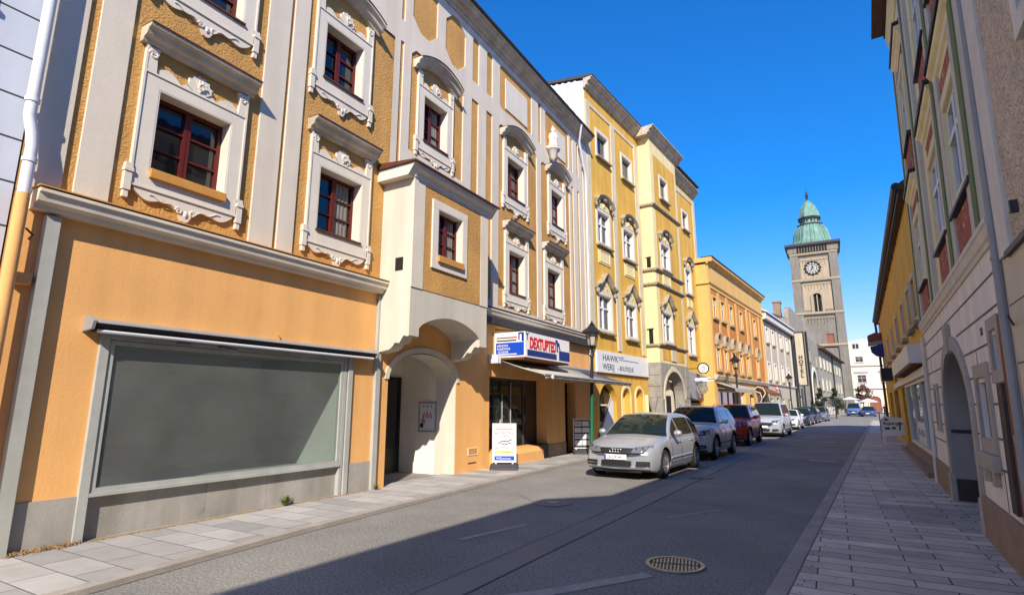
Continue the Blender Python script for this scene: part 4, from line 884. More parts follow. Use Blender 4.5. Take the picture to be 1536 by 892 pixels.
MB().sweep([(-.05, 3.15), (OL, 3.15)], [(0, 0), (.16, .02), (.2, .1), (.26, .2), (.26, .26), (0, .28)]).build('ledge', 'palepil', OB)
s_ = MB(); s_.frame(.62, 5.18, .5, 2.53, .08, .1, .18); [s_.box(x, x+.1, .1, .18, .58, 2.45) for x in (1.9, 3.4)]; s_ = s_.build('shop_window', 'offwhite', OB); B(.65, 5.15, .15, .16, .55, 2.5).build('pane', 'glass2', s_)
s_ = MB().frame(11.5, 14.8, .5, 2.4, .08, .1, .18).build('shop_window', 'offwhite', OB); B(11.55, 14.75, .15, .16, .55, 2.35).build('pane', 'glass2', s_)
B(6.2, 7.6, .2, .26, 0, 2.5).build('door', 'white2', OB); B(9.0, 10.2, .2, .26, 0, 2.4).build('door', 'brownboard', OB)
def slope_awning(x0, x1, root_loc, rz, label, z0=2.95, z1=2.5, d=1.1, m='awning'):
    t = thing('awning', root_loc, rz, label, 'awning', 'shop awnings')
    mb = MB(); mb.prismx([(-.02, z0), (-d, z1), (-d, z1-.22), (-d+.02, z1-.22), (-d+.03, z1-.03), (-.02, z0-.04)], x0, x1); mb.build('cloth', m, t)
    for x in (x0+.2, x1-.2): MB().tube([(x, 0, z0-.35), (x, -d+.05, z1-.06)], .02, 6).build('folding_arm', 'steel', t)
    return t
slope_awning(.3, 5.6, (LX(O2Y, .7), O2Y, 0), AB, 'beige awning over the first shop of the deep orange house', 3.0, 2.62)
slope_awning(10.9, 15.2, (LX(O2Y, .7), O2Y, 0), AB, 'striped brown awning at the far end of the deep orange house', 3.0, 2.55, 1.0, 'brown')
cp = thing('ornament_sign', (LX(44, 1.2), 44, 2.4), 0, 'cream scrolled sign bracket on the deep orange house', 'sign'); cp.scale = (.75, .75, .75)
q = MB(); q.tube([(-.5, 0, .4), (-.1, 0, .75), (.35, 0, .6), (.55, 0, .1), (.3, 0, -.3)], .05, 6); q.tube([(-.5, 0, .4), (.1, 0, .1), (.2, 0, -.4), (0, 0, -.9)], .045, 6); q.build('scroll', 'cream', cp); MB().tube([(-.55, 0, .4), (-.1, 0, .4)], .03, 5).build('arm', 'black', cp)
# pale beige house
G1Y = 50.1
GA = thing('townhouse', (LX(G1Y, .7), G1Y, 0), AB, 'pale beige house with tall narrow windows and white eaves', 'house', 'townhouses along the street')
GL = 14.4
gu = [(x-.45, x+.45, 6.9, 8.15) for x in (1.6, 4.3, 8.2, 11.6)]; gl = [(x-.45, x+.45, 3.75, 5.15) for x in (1.3, 4.2, 7.8, 11.2)]
mb = MB(); wall(mb, 0, GL, 0, 8.75, gu+gl+[(.8, 2.0, .7, 2.2), (3.6, 4.8, 0, 2.3), (6.4, 7.6, .7, 2.2), (9.4, 11.4, .5, 2.2)], 0, .3); shell(mb, 0, GL, 0, 8.75, 0, 11); mb.build('wall', 'g1wall', GA)
for w in gu+gl: plain_window(GA, *w, 'white2')
for x in (.25, 2.9, 6.1, 9.9, 13.6): B(x-.2, x+.2, -.03, 0, 3.5, 8.75).build('pilaster', 'white2', GA)
MB().sweep([(0, 3.35), (GL, 3.35)], [(0, 0), (.12, 0), (.16, .1), (0, .14)]).build('string_course', 'white2', GA)
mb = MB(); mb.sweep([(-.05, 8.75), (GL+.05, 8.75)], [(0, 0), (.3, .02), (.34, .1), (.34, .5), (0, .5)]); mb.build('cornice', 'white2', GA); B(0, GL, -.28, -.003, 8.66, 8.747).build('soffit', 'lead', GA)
mb = MB(); mb.prismx([(-.45, 9.26), (-.45, 9.34), (.6, 9.9), (4.6, 13.6), (10, 9.26)], 0, GL); mb.build('roof', 'slate', GA)
mb = MB(); mb.prismx([(-.47, 9.30), (-.47, 9.42), (.55, 9.96), (.55, 9.88)], 0, GL-.1); mb.build('roof_edge', 'zincwhite', GA)
for a, b in ((.8, 2.0), (6.4, 7.6), (9.4, 11.4)): o = MB().frame(a, b, .5, 2.2, .08, .1, .16).build('shop_window', 'offwhite', GA); B(a+.04, b-.04, .13, .14, .55, 2.15).build('pane', 'glass2', o)
B(3.6, 4.8, .2, .25, 0, 2.3).build('door', 'brownboard', GA)
MB().tube([(GL+.05, -.12, 9.0), (GL+.05, -.12, .1)], .10, 8).build('downpipe', 'black', GA)
vs = thing('banner_sign', (LX(65.5, .78), 65.5, 0), 0, 'tall black framed vertical banner sign with dark letters', 'sign')
MB().frame(.05, 1.05, 3.6, 9.3, .12, -.06, .06).build('frame', 'black', vs); B(.17, .93, -.03, .03, 3.72, 9.18).build('panel', 'g1wall', vs)
for i, ch in enumerate('HOTEL'): text(ch, .55, 'black', vs, 'lettering', (.55, -.04, 6.4-.48*i), align='CENTER', bold=.02)

# grey rough-cast house with big arch
GB = thing('townhouse', (LX(64.6, .7), 64.6, 0), AB, 'grey rough plastered house with volute gable and tall arched doorway', 'house', 'townhouses along the street')
mb = MB(); wall(mb, 0, 11, 0, 10.8, [(1.5, 2.5, 7.6, 9.3), (6.5, 7.6, 6.5, 8.0), (4.3, 5.2, 4.0, 6.2), (6.3, 7.2, 3.0, 4.8, dict(rise=.45)), (2, 4.2, 0, 2.6)], 0, .3); shell(mb, 0, 11, 0, 10.8, 0, 10)
wall(mb, 11, 22, 0, 9.9, [(12.8, 17.6, .0, 5.9, dict(rise=2.4)), (12.3, 13.2, 6.9, 8.4), (18.6, 19.6, 6.6, 8.1), (19.2, 20.8, 2.6, 4.8, dict(rise=.8))], -.12, .4); shell(mb, 11, 22, 0, 9.9, -.12, 10)
mb.build('wall', 'g2wall', GB)
mb = MB(); mb.prism([(0, 10.8), (11, 10.8), (11, 11.6), (10, 11.9), (7, 11.9), (4, 12.0), (2.5, 12.1), (1.2, 12.1), (.5, 11.9), (.1, 11.4)], .0, .5); mb.build('gable', 'g2wall', GB)
mb = MB(); mb.prism([(11, 9.9), (22, 9.9), (21.6, 10.2), (20, 10.6), (17, 10.9), (14.5, 11.4), (12.6, 12.0), (11.4, 12.1), (11, 11.9)], -.1, .4); mb.build('gable', 'g3wall', GB)
mb = MB(); mb.prismx([(.3, 10.8), (5, 13.0), (10, 10.8)], 0, 11); mb.prismx([(.3, 9.9), (5, 12.2), (10, 9.9)], 11, 22); mb.build('roof', 'slate', GB)
for w in ((1.5, 2.5, 7.6, 9.3), (6.5, 7.6, 6.5, 8.0), (4.3, 5.2, 4.0, 6.2)): plain_window(GB, *w, 'g2wall')
for w in ((12.3, 13.2, 6.9, 8.4), (18.6, 19.6, 6.6, 8.1)): plain_window(GB, *w, 'g2wall', -.12)
B(6.3, 7.2, .15, .2, 3, 4.8).build('niche', 'dark', GB); B(2, 4.2, .2, .25, 0, 2.6).build('door', 'brownboard', GB); B(19.2, 20.8, .1, .15, 2.6, 4.8).build('niche', 'dark', GB)
mb = MB(); P = arc_pts(12.8, 17.6, 3.5, 2.4, 20); Q = arc_pts(12.3, 18.1, 3.5, 2.9, 20)
for i in range(20): mb.prism([P[i], P[i+1], Q[i+1], Q[i]], -.2, -.12)
mb.box(12.3, 12.8, -.2, -.12, 0, 3.5); mb.box(17.6, 18.1, -.2, -.12, 0, 3.5); mb.build('arch_band', 'white2', GB)
B(12.8, 17.6, .2, .25, 0, 2.6).build('gate', 'dark', GB); B(12.8, 17.6, .21, .26, 2.6, 5.9).build('fanlight', 'glass2', GB)
for x, z in ((4.9, 10.6), (10.85, 11.5)): MB().tube([(x, -.2, z-1), (x, -.2, .2)], .09, 6).build('downpipe', 'black', GB)
ch = MB(); ch.box(.3, .9, .8, 1.5, 11.0, 12.55); ch.box(1.2, 1.9, .9, 1.5, 11.0, 12.6); ch.box(.22, .98, .72, 1.58, 12.55, 12.75); ch.box(1.12, 1.98, .82, 1.58, 12.6, 12.8); ch.build('chimney', 'brownstone', GB)
# low grey-green house with glazed ground floor
GC = thing('townhouse', (LX(86.8, .7), 86.8, 0), AB, 'long grey green house with dark eaves and glass shopfront under the tower', 'house', 'townhouses along the street')
g3 = [(x-.6, x+.6, 6.8, 8.3) for x in (2.5, 7, 11.5, 15.5, 21, 26, 31)] + [(x-.6, x+.6, 3.7, 5.2) for x in (3, 8, 12.5, 21, 26, 31)]
mb = MB(); wall(mb, 0, 35, 0, 9.5, g3+[(1, 15.5, .3, 2.7), (19, 22, 0, 2.6), (27, 30, .3, 2.6)], 0, .3); shell(mb, 0, 35, 0, 9.5, 0, 11); mb.build('wall', 'g3wall', GC)
for w in g3: plain_window(GC, *w, 'white2')
mb = MB(); mb.prismx([(-.8, 9.35), (-.8, 9.5), (5.5, 14.0), (11.5, 9.4)], -.2, 35.2); mb.build('roof', 'tile', GC)
o = MB(); o.frame(1, 15.5, .3, 2.7, .12, .05, .15); [o.box(x, x+.12, .05, .15, .42, 2.58) for x in (3.4, 5.8, 8.2, 10.6, 13)]; o = o.build('shop_window', 'offwhite', GC); B(1.05, 15.45, .1, .11, .35, 2.65).build('pane', 'glass2', o)
B(19, 22, .1, .15, 0, 2.6).build('door', 'brownboard', GC); B(27, 30, .1, .15, .3, 2.6).build('pane', 'glass2', GC); MB().tube([(17.5, -.2, 9.4), (17.5, -.2, .2)], .12, 6).build('downpipe', 'black', GC)
B(.5, 16, -1.0, -.02, 2.75, 2.85).build('canopy', 'steel', GC)
mb = MB(); mb.prismx([(1.0, 9.9), (1.0, 11.5), (3, 12.6), (3, 11.2)], 3, 4.5); mb.build('dormer', 'slate', GC)

# ------------------------------------------------------------------ clock tower
TW = thing('clock_tower', (-.75, 135, 0), 0, 'stone clock tower with green copper dome rising above the roofs', 'tower')
hw = 4.55; D = 9.2
mb = MB(); wall(mb, -hw, hw, 0, 36.0, [(-.95, .75, 21.6, 25.6, dict(rise=.8)), (.9, 2.3, 13.6, 16.6)], 0, .6); shell(mb, -hw, hw, 0, 36.0, 0, D); mb.build('wall', 'towerstone', TW)
mb = MB(); wall(mb, -2.75, 2.75, 22.0, 28.0, [(-.95, .75, 21.9, 25.6, dict(rise=.8))], -.05, .05); wall(mb, -2.75, 2.75, 29.0, 33.6, [], -.05, .05); mb.build('plaster_panel', 'towerpanel', TW)
mb = MB(); mb.box(-hw-.1, -3.0, -.35, -.003, 0, 35.6); mb.box(3.0, hw+.1, -.35, -.003, 0, 35.6); mb.build('corner_buttress', 'towerstone', TW)
for z in (13.9, 20.9, 28.3, 34.3): MB().sweep([(-hw-.15, z), (hw+.15, z)], [(0, 0), (.4, 0), (.55, .25), (.45, .55), (0, .6)]).build('string_course', 'ornament', TW)
q = MB()
for z, n in ((33.3, 9), (27.8, 9), (20.2, 9)):
    for i in range(n):
        x = -2.7+5.4*(i+.5)/n; P = arc_pts(x-.28, x+.28, z-.45, .35, 8); q.sweep(P, [(0.0, 0), (.16, 0), (.16, .12), (0, .12)]); q.box(x-.34, x-.26, -.16, -.003, z-1.3 + .4*(i % 2), z-.45)
q.build('blind_arcade', 'ornament', TW)
mb = MB(); mb.box(-hw-.4, hw+.4, -.6, D+.4, 34.9, 36.4)
mb.build('gallery', 'towerstone', TW)
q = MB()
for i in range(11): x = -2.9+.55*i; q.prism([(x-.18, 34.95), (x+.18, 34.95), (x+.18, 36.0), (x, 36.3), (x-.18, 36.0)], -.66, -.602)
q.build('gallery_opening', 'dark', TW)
B(-hw-.9, hw+.9, -1.2, D+1.0, 36.42, 36.95).build('eaves', 'lead', TW)
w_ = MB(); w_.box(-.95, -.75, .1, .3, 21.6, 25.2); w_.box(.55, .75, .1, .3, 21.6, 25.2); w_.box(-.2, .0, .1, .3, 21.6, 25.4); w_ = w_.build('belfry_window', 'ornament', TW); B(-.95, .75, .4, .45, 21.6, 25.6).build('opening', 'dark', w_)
mb = MB(); P = arc_pts(-.95, .75, 24.8, .8, 12); Q = arc_pts(-1.35, 1.15, 24.8, 1.2, 12)
for i in range(12): mb.prism([P[i], P[i+1], Q[i+1], Q[i]], -.25, -.052)
mb.box(-1.35, -.95, -.25, -.052, 21.4, 24.8); mb.box(.75, 1.15, -.25, -.052, 21.4, 24.8); mb.build('belfry_surround', 'ornament', TW)
B(.9, 2.3, .2, .25, 13.6, 16.6).build('red_shutter', 'redpaint', TW)
ck = MB(); ck.lathe([(0, -.06), (1.45, -.06), (1.45, .0)], (-.35, -.06, 31.3), 32, 'y'); ck = ck.build('clock', 'clockwhite', TW)
q = MB(); q.tube([(-.35+1.42*math.cos(2*math.pi*i/32), -.14, 31.3+1.42*math.sin(2*math.pi*i/32)) for i in range(33)], .16, 6); q.tube([(-.35+.82*math.cos(2*math.pi*i/24), -.13, 31.3+.82*math.sin(2*math.pi*i/24)) for i in range(25)], .06, 5)
for k in range(12): a = 2*math.pi*k/12; q.tube([(-.35+1.0*math.cos(a), -.15, 31.3+1.0*math.sin(a)), (-.35+1.75*math.cos(a), -.15, 31.3+1.75*math.sin(a))], .11, 5)
q.build('numerals', 'black', ck); q = MB(); q.tube([(-.35, -.18, 31.3), (-.35, -.18, 32.25)], .10, 5, .05); q.tube([(-.35, -.2, 31.3), (-.75, -.2, 30.75)], .12, 5, .06); q.tube([(-.35+.35*math.cos(2*math.pi*i/16), -.16, 31.3+.35*math.sin(2*math.pi*i/16)) for i in range(17)], .05, 5); q.build('hand', 'black', ck)
mb = MB()
for k in range(20): a = 2*math.pi*k/20; mb.ico((-.35+2.05*math.cos(a), -.06, 31.3+2.05*math.sin(a)), .16, 1, 1, .4, 1)
mb.build('clock_ring_ornament', 'ornament', TW)
cy = D/2
def dome(prof, name, m, n=8, smooth=False): return MB().lathe(prof, (0, cy, 0), n, 'z', math.pi/n).build(name, m, TW, smooth)
DP = [(5.6, 36.96), (4.7, 37.4), (4.15, 38.2), (3.9, 39.2), (3.75, 40.2), (3.45, 41.1), (2.8, 42.0)]
dome(DP, 'dome', 'verdigris')
dome([(2.75, 42.0), (2.85, 42.4), (2.1, 42.55)], 'dome_rim', 'lead'); dome([(2.05, 42.55), (2.0, 43.7)], 'lantern', 'verdigris')
dome([(2.45, 43.7), (2.55, 44.05), (2.4, 44.15)], 'lantern_rim', 'lead'); dome([(2.38, 44.15), (2.2, 45.1), (1.7, 46.6), (1.0, 47.7), (.3, 48.4)], 'lantern_dome', 'verdigris')
MB().lathe([(.26, 48.3), (.18, 48.9), (.36, 49.15), (.2, 49.35), (.4, 49.7), (.2, 50.05), (.26, 50.3), (.1, 50.6), (.05, 51.4), (.03, 51.8)], (0, cy, 0), 10).build('finial', 'lead', TW, smooth=True)
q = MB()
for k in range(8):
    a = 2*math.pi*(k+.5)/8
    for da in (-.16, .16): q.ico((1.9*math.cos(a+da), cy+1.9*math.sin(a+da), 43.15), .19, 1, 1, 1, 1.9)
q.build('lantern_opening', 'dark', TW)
q = MB()
for k in range(32):
    a = 2*math.pi*k/32; f = .93 if k % 4 == 2 else .96
    q.tube([(r*f*math.cos(a), cy+r*f*math.sin(a), z) for r, z in DP[1:]], .06, 4)
q.build('dome_seam', 'verdigris', TW)

# ------------------------------------------------------------------ white house closing the street
WH = thing('townhouse', (0, 150, 0), 0, 'white house with curved gable facing down the street at its end', 'house', 'townhouses along the street')
ww = [(5.4, 6.9, 11.3, 12.6), (5.3, 6.5, 13.7, 15.0), (5.4, 7.1, 6.6, 8.4), (10.0, 11.4, 6.6, 8.4), (13.5, 15, 6.6, 8.4), (5.0, 6.0, 2.2, 3.4)]
mb = MB(); wall(mb, 2.2, 18, 0, 14.2, [w for w in ww if w[3] < 14]+[(7.2, 9.4, 0, 3.6, dict(rise=1.0)), (11.0, 13.0, 0, 5.4, dict(rise=1.0))], 0, .4); shell(mb, 2.2, 18, 0, 14.2, 0, 12)
mb.prism([(2.6, 14.2), (11.0, 14.2), (10.6, 15.6), (9.2, 16.3), (7.0, 16.6), (4.6, 16.2), (3.0, 15.4)], -.0, 1.0); mb.build('wall', 'whitehouse', WH)
for w in ww: 
    if w[3] < 14: plain_window(WH, *w, 'whitehouse')
o = MB(); o.frame(5.0, 6.5, 14.35, 15.7, .12, -.06, -.003); o.box(5.7, 5.8, -.06, -.003, 14.47, 15.58); o = o.build('window', 'whitehouse', WH); B(5.1, 6.4, -.03, -.004, 14.4, 15.6).build('pane', 'glass', o)
for z in (5.2, 10.4): MB().sweep([(2.1, z), (18.1, z)], [(0, 0), (.3, .05), (.35, .3), (0, .4)]).build('string_course', 'whitehouse', WH)
for a, b in ((5.2, 7.3), (9.8, 11.6)): MB().sweep([(a-.3, 8.9), (b+.3, 8.9)], [(0, 0), (.2, .05), (.3, .3), (0, .35)]).build('hood_mould', 'pinkhouse', WH)
B(7.2, 9.4, .2, .3, 0, 3.6).build('gate', 'redpaint', WH); B(11, 13, .3, .4, 0, 5.4).build('gate', 'pinkhouse', WH)
mb = MB(); mb.prismx([(0, 14.2), (6, 16.5), (12, 14.2)], 2.2, 18); mb.build('roof', 'slate', WH)
mb = MB(); P = arc_pts(11, 13, 4.4, 1, 12); Q = arc_pts(10.5, 13.5, 4.4, 1.5, 12)
for i in range(12): mb.prism([P[i], P[i+1], Q[i+1], Q[i]], -.15, 0)
mb.box(10.5, 11, -.15, 0, 0, 4.4); mb.box(13, 13.5, -.15, 0, 0, 4.4); mb.build('arch_band', 'orange2b', WH)
PH = thing('townhouse', (0, 128, 0), 0, 'narrow dull red house edge seen beside the white end house', 'house', 'townhouses along the street')
mb = MB(); wall(mb, 10.1, 22, 0, 7.2, [(11, 12.2, 3.5, 5.2), (14, 15.2, 3.5, 5.2)], 0, .3); shell(mb, 10.1, 22, 0, 7.2, 0, 9); mb.build('wall', mat('dull_red_render', srgb(150, 104, 108), .9, .1, 1), PH)
for a in (11, 14): plain_window(PH, a, a+1.2, 3.5, 5.2, 'whitehouse')
mb = MB(); mb.prismx([(-.4, 7.2), (4.5, 10), (9, 7.2)], 10, 22.1); mb.build('roof', 'tile', PH)
# ------------------------------------------------------------------ right side: house with red frescoes, beige house, mustard house
RB = -R(90) - math.atan(.048)
FH = thing('townhouse', (1.80, 15.0, .0), RB, 'pale yellow house with green stripes, red frescoes and rusticated white ground floor', 'house', 'townhouses along the street', rx=-.028)
def U(y): return (15.0-y)*1.00115
FL = U(6.3); FT = 10.3
fw = [(U(8.5), U(7.2), 4.15, 5.4), (U(10.6), U(9.35), 4.15, 5.4), (U(14.05), U(12.9), 4.15, 5.4), (U(8.45), U(7.25), 7.2, 8.6), (U(10.6), U(9.35), 7.2, 8.6), (U(14.05), U(12.9), 7.2, 8.6)]
mb = MB(); wall(mb, 0, FL, 3.4, FT, fw, 0, .32); mb.build('wall', 'paleyellow', FH)
ar = (U(12.25), U(9.32), 0, 2.47, dict(rise=.93))
sw1 = (U(8.6), U(7.96), 1.28, 1.91); sw2 = (U(7.4), U(7.05), 2.0, 2.36); sw3 = (U(13.85), U(13.35), 1.25, 1.85)
mb = MB(); wall(mb, 0, FL, .55, 3.4, [(ar[0], ar[1], .55, 2.47, dict(rise=.93)), sw1, sw2, sw3], 0, .55); shell(mb, 0, FL, 0, FT, .01, 9); mb.build('rusticated_wall', 'rustwhite', FH)
g = MB(); axc = (ar[0]+ar[1])/2
def gap(z):           # half width of the arch surround at height z
    return 1.47+.21 if z < 1.57 else (math.sqrt(max(0, 1-((z-1.54)/1.21)**2))*1.68 if z < 2.78 else 0)
for z in (.98, 1.30, 1.66, 1.98, 2.30, 2.62, 2.94):
    k = gap(z)
    segs = [(0.02, axc-k), (axc+k, FL-.2)] if k else [(0.02, FL-.2)]
    for a, b in segs:
        for lo_, hi in [(sw1, .17), (sw2, .14), (sw3, .12)]:
            pass
        cuts = sorted([(w[0]-h, w[1]+h) for w, h in ((sw1, .17), (sw2, .14), (sw3, .14)) if w[2]-h < z < w[3]+h])
        x = a
        for c0, c1 in cuts:
            if c0 > x and c0 < b: g.box(x, c0, -.004, .012, z-.012, z+.012); x = c1
        if x < b: g.box(x, b, -.004, .012, z-.012, z+.012)
for z0, z1, x in ((1.0, 1.29, 6.2), (1.31, 1.65, 7.0), (1.99, 2.29, 6.5), (.56, .97, 7.3), (2.31, 2.61, .9)): g.box(x-.01, x+.01, -.004, .012, z0, z1)
g.build('groove', 'groove', FH)
for a, b in ((0.0, ar[0]-.235), (ar[1]+.235, FL)): B(a, b, -.05, .3, 0, .55).build('plinth', 'brownstone', FH, bevel=.01)
q = MB(); P = arc_pts(ar[0], ar[1], 1.54, .93, 28); Q = arc_pts(ar[0]-.2, ar[1]+.2, 1.54, 1.15, 28)
for i in range(28): q.prism([P[i], P[i+1], Q[i+1], Q[i]], -.04, 0)
q.box(ar[0]-.2, ar[0], -.04, .0, .5, 1.54); q.box(ar[1], ar[1]+.2, -.04, .0, .5, 1.54); q.box(ar[0]-.23, ar[0], -.06, .1, 0, .5); q.box(ar[1], ar[1]+.23, -.06, .1, 0, .5)
q.prism([(axc-.11, 2.42), (axc+.11, 2.42), (axc+.17, 2.88), (axc-.17, 2.88)], -.07, -.002)
asr = q.build('arch_surround', 'stonesurround', FH, bevel=.008)
pr = MB()              # walls of the entrance passage
P = arc_pts(ar[0]+.012, ar[1]-.012, 1.54, .918, 20)
for a, b in zip(P[:-1], P[1:]): pr.add([(a[0],.0,a[1]),(b[0],.0,b[1]),(b[0],3.2,b[1]),(a[0],3.2,a[1])], [(0,1,2,3)])
pr.add([(P[0][0],.0,0),(P[0][0],3.2,0),(P[0][0],3.2,1.54),(P[0][0],.0,1.54)], [(0,1,2,3)]); pr.add([(P[-1][0],.0,0),(P[-1][0],3.2,0),(P[-1][0],3.2,1.54),(P[-1][0],.0,1.54)], [(0,1,2,3)])
pr = pr.build('passage', 'archgrey', FH)
B(P[0][0]-.0, P[0][0]+.02, .02, 3.2, 0, .42).build('skirting', 'brownboard', pr); B(P[0][0]-.0, P[0][0]+.015, .02, 3.2, 1.18, 1.24).build('rail', 'lead', pr)
dr = B(ar[0], ar[1], 3.2, 3.28, 0, 2.62).build('door', 'brownboard', FH); mb = MB(); [mb.box(x, x+.03, 3.18, 3.2, 0, 2.2) for x in (ar[0]+.7, ar[0]+1.42, ar[0]+2.1)]; mb.build('door_rib', 'dark', dr)
for (a, b, c, d), h in ((sw1, .16), (sw2, .13)):
    q = MB(); q.frame(a-h, b+h, c-h, d+h*1.3, h-.004, -.03, 0); q.build('window_surround', 'stonesurround', FH)
    o = casement(FH, a, b, c, d, .05, 'brownboard', 1, .04, 1, 'dark')
q = MB(); q.box(sw1[0]-.18, sw1[1]+.18, -.08, 0, sw1[2]-.34, sw1[2]-.165); q.box(sw1[0]-.02, sw1[0]+.1, -.06, 0, sw1[2]-.5, sw1[2]-.34); q.box(sw1[1]-.1, sw1[1]+.02, -.06, 0, sw1[2]-.5, sw1[2]-.34); q.build('stone_sill', 'stonesurround', FH, bevel=.01)
q = MB(); q.frame(sw3[0]-.12, sw3[1]+.12, sw3[2]-.1, sw3[3]+.2, .116, -.03, 0); q.build('window_surround', 'stonesurround', FH); B(sw3[0], sw3[1], .08, .12, sw3[2], sw3[3]).build('shutter', 'rust', FH)
B(U(7.32), U(7.08), -.035, -.003, .62, 1.86).build('board', 'brownboard', FH); B(U(6.90), U(6.78), -.03, .0, 0, 2.5).build('rust_strip', 'rust', FH)
text('28', .13, 'signgrey', FH, 'house_number', (U(8.05), -.004, 2.42), sx=1.1)
MB().sweep([(-.06, 3.19), (FL-.2, 3.19)], [(0, 0), (.02, 0), (.03, .04), (.05, .06), (.07, .14), (.085, .16), (.085, .21), (0, .23)]).build('ledge', 'beigepil', FH)
# upper floors: pilasters with green stripes, frescoes, deep windows
gr = MB()
for y in (14.6, 11.85, 8.95, 6.95):
    u = U(y); a = max(0.0, u-.42); b = min(FL-.12, u+.42)
    B(a, b, -.06, 0, 3.42, FT-.2).build('pilaster', 'cream', FH)
    for k in (-.11,):
        if u+k > .02 and u+k+.22 < FL-.16: gr.box(u+k, u+k+.22, -.075, -.0605, 3.42, FT-.2)
gr.build('green_stripe', 'green', FH)
for i, (a, b, c, d) in enumerate(fw):
    q = MB(); q.frame(a-.14, b+.14, c-.14, d+.14, .138, -.05, 0); q.box(a, a+.02, -.045, .06, c, d); q.box(b-.02, b, -.045, .06, c, d); q.box(a+.02, b-.02, -.045, .06, d-.02, d); q.build('window_surround', 'paleyellow', FH)
    casement(FH, a+.02, b-.02, c, d-.02, .0, 'offwhite', 0, .06, 2, 'glass', False, .62)
    B(a-.16, b+.16, -.09, 0, c-.185, c-.142).build('sill', 'lead', FH)
    B(a-.02, b+.02, -.035, 0, c-.68, c-.22).build('fresco_panel', 'redfresco', FH)
    z = d+.3
    B(a-.05, b+.05, -.03, 0, d+.15, d+.42).build('fresco_panel', 'redfresco', FH)
    hp = [(0, 0), (.025, 0), (.03, .06), (.06, .09), (.07, .16), (.11, .20), (.125, .26), (0, .28)]
    h = MB().sweep([(a-.3, d+.45), (b+.3, d+.45)], hp); h = h.build('hood_mould', 'paleyellow', FH)
    MB().sweep([(a-.34, d+.755), (b+.34, d+.755)], [(0, .0), (.15, -.03), (.16, .01), (0, .05)]).build('hood_flashing', 'lead', h)
    B(a-.1, b+.1, -.03, 0, d+.85, d+1.35 if i < 3 else d+1.0).build('fresco_panel', 'redfresco', FH)
MB().sweep([(-.08, FT-.2), (FL, FT-.2)], [(0, 0), (.03, 0), (.04, .1), (.07, .16), (.08, .26), (.11, .30), (.12, .42), (0, .44)]).build('cornice', 'paleyellow', FH)
B(-.1, FL, -.15, .2, FT+.25, FT+.29).build('eaves_flashing', 'lead', FH)
mb = MB(); mb.prismx([(-.4, FT+.33), (4.5, FT+3.0), (9, FT+.33)], -.1, FL); mb.build('roof', 'tile', FH)
mb = MB(); mb.tube([(FL-.12, -.05, FT), (FL-.12, -.05, 1.35)], .038, 12); mb.tube([(FL-.12, -.05, 1.35), (FL-.12, -.05, .05)], .045, 12); mb.lathe([(.05, 0), (.05, .06)], (FL-.12, -.05, 1.33), 12); mb.lathe([(.046, 0), (.046, .03)], (FL-.12, -.05, 2.95), 12); mb.build('downpipe', 'steel', FH, smooth=True)
MB().tube([(.06, -.05, 3.1), (.06, -.05, .05)], .04, 10).build('downpipe', 'beigepil', FH, smooth=True)

# beige house, nearest on the right; its rear part is taller
BH = thing('townhouse', (1.08+.048*6.28, 6.28, 0), RB, 'beige house with worm patterned stucco cut by the right edge', 'house', 'townhouses along the street', rx=-.02)
mb = MB(); wall(mb, .42, 7.6, 2.92, 7.0, [(1.7, 2.8, 4.3, 5.7), (4.5, 5.6, 4.3, 5.7)], 0, .3); wall(mb, 7.6, 22, 2.92, 8.2, [(9.5, 10.6, 4.3, 5.7), (12.5, 13.6, 4.3, 5.7), (16, 17.1, 4.3, 5.7)], 0, .3); mb.build('wall', 'wormbeige', BH)
mb = MB(); shell(mb, 0, 7.6, 0, 7.0, .01, 9); shell(mb, 7.6, 22, 0, 8.2, .01, 9); mb.build('side_wall', 'beigepil', BH)
mb = MB(); wall(mb, 0, 22, 0, 2.9, [(.55, 1.25, 1.6, 2.1), (3, 4.2, 0, 2.3), (6, 7.5, .8, 2.2), (11, 12.5, .8, 2.2)], -.01, .3); mb.build('block_wall', 'blockstone', BH)
B(0, .42, -.03, .01, 2.92, 7.0).build('corner_band', 'beigepil', BH, bevel=.005)
B(.28, 22, -.045, 0, 2.88, 2.925).build('ledge', 'lead', BH)
o = MB().frame(.55, 1.25, 1.6, 2.1, .05, .05, .1).build('window', 'brownboard', BH); B(.57, 1.23, .08, .09, 1.62, 2.08).build('pane', 'glass', o)
B(3, 4.2, .2, .25, 0, 2.3).build('door', 'brownboard', BH)
for a, b, c, d in ((6, 7.5, .8, 2.2), (11, 12.5, .8, 2.2)): casement(BH, a, b, c, d, .12, 'brownboard', 1)
for x in (1.7, 4.5, 9.5, 12.5, 16): casement(BH, x, x+1.1, 4.3, 5.7, .15, 'offwhite', 1); MB().frame(x-.15, x+1.25, 4.15, 5.85, .146, -.04, 0).build('window_surround', 'beigepil', BH)
mb = MB(); mb.prismx([(-.3, 7.0), (-.3, 7.1), (4.5, 8.6), (9, 7.0)], 0, 7.6); mb.prismx([(-.3, 8.2), (-.3, 8.3), (4.5, 11.2), (9, 8.2)], 7.6, 22); mb.build('roof', 'tile', BH)
B(.72, .76, -.05, 0, 3.14, 3.24).build('wall_box', 'lead', BH); mb = MB(); mb.tube([(.12, -.02, 2.32), (.3, -.08, 2.38), (.42, -.1, 2.36)], .008, 6); mb.build('hook', 'lead', BH)
B(0.02, 22, -.05, 0, 0, .25).build('plinth', 'brownstone', BH)

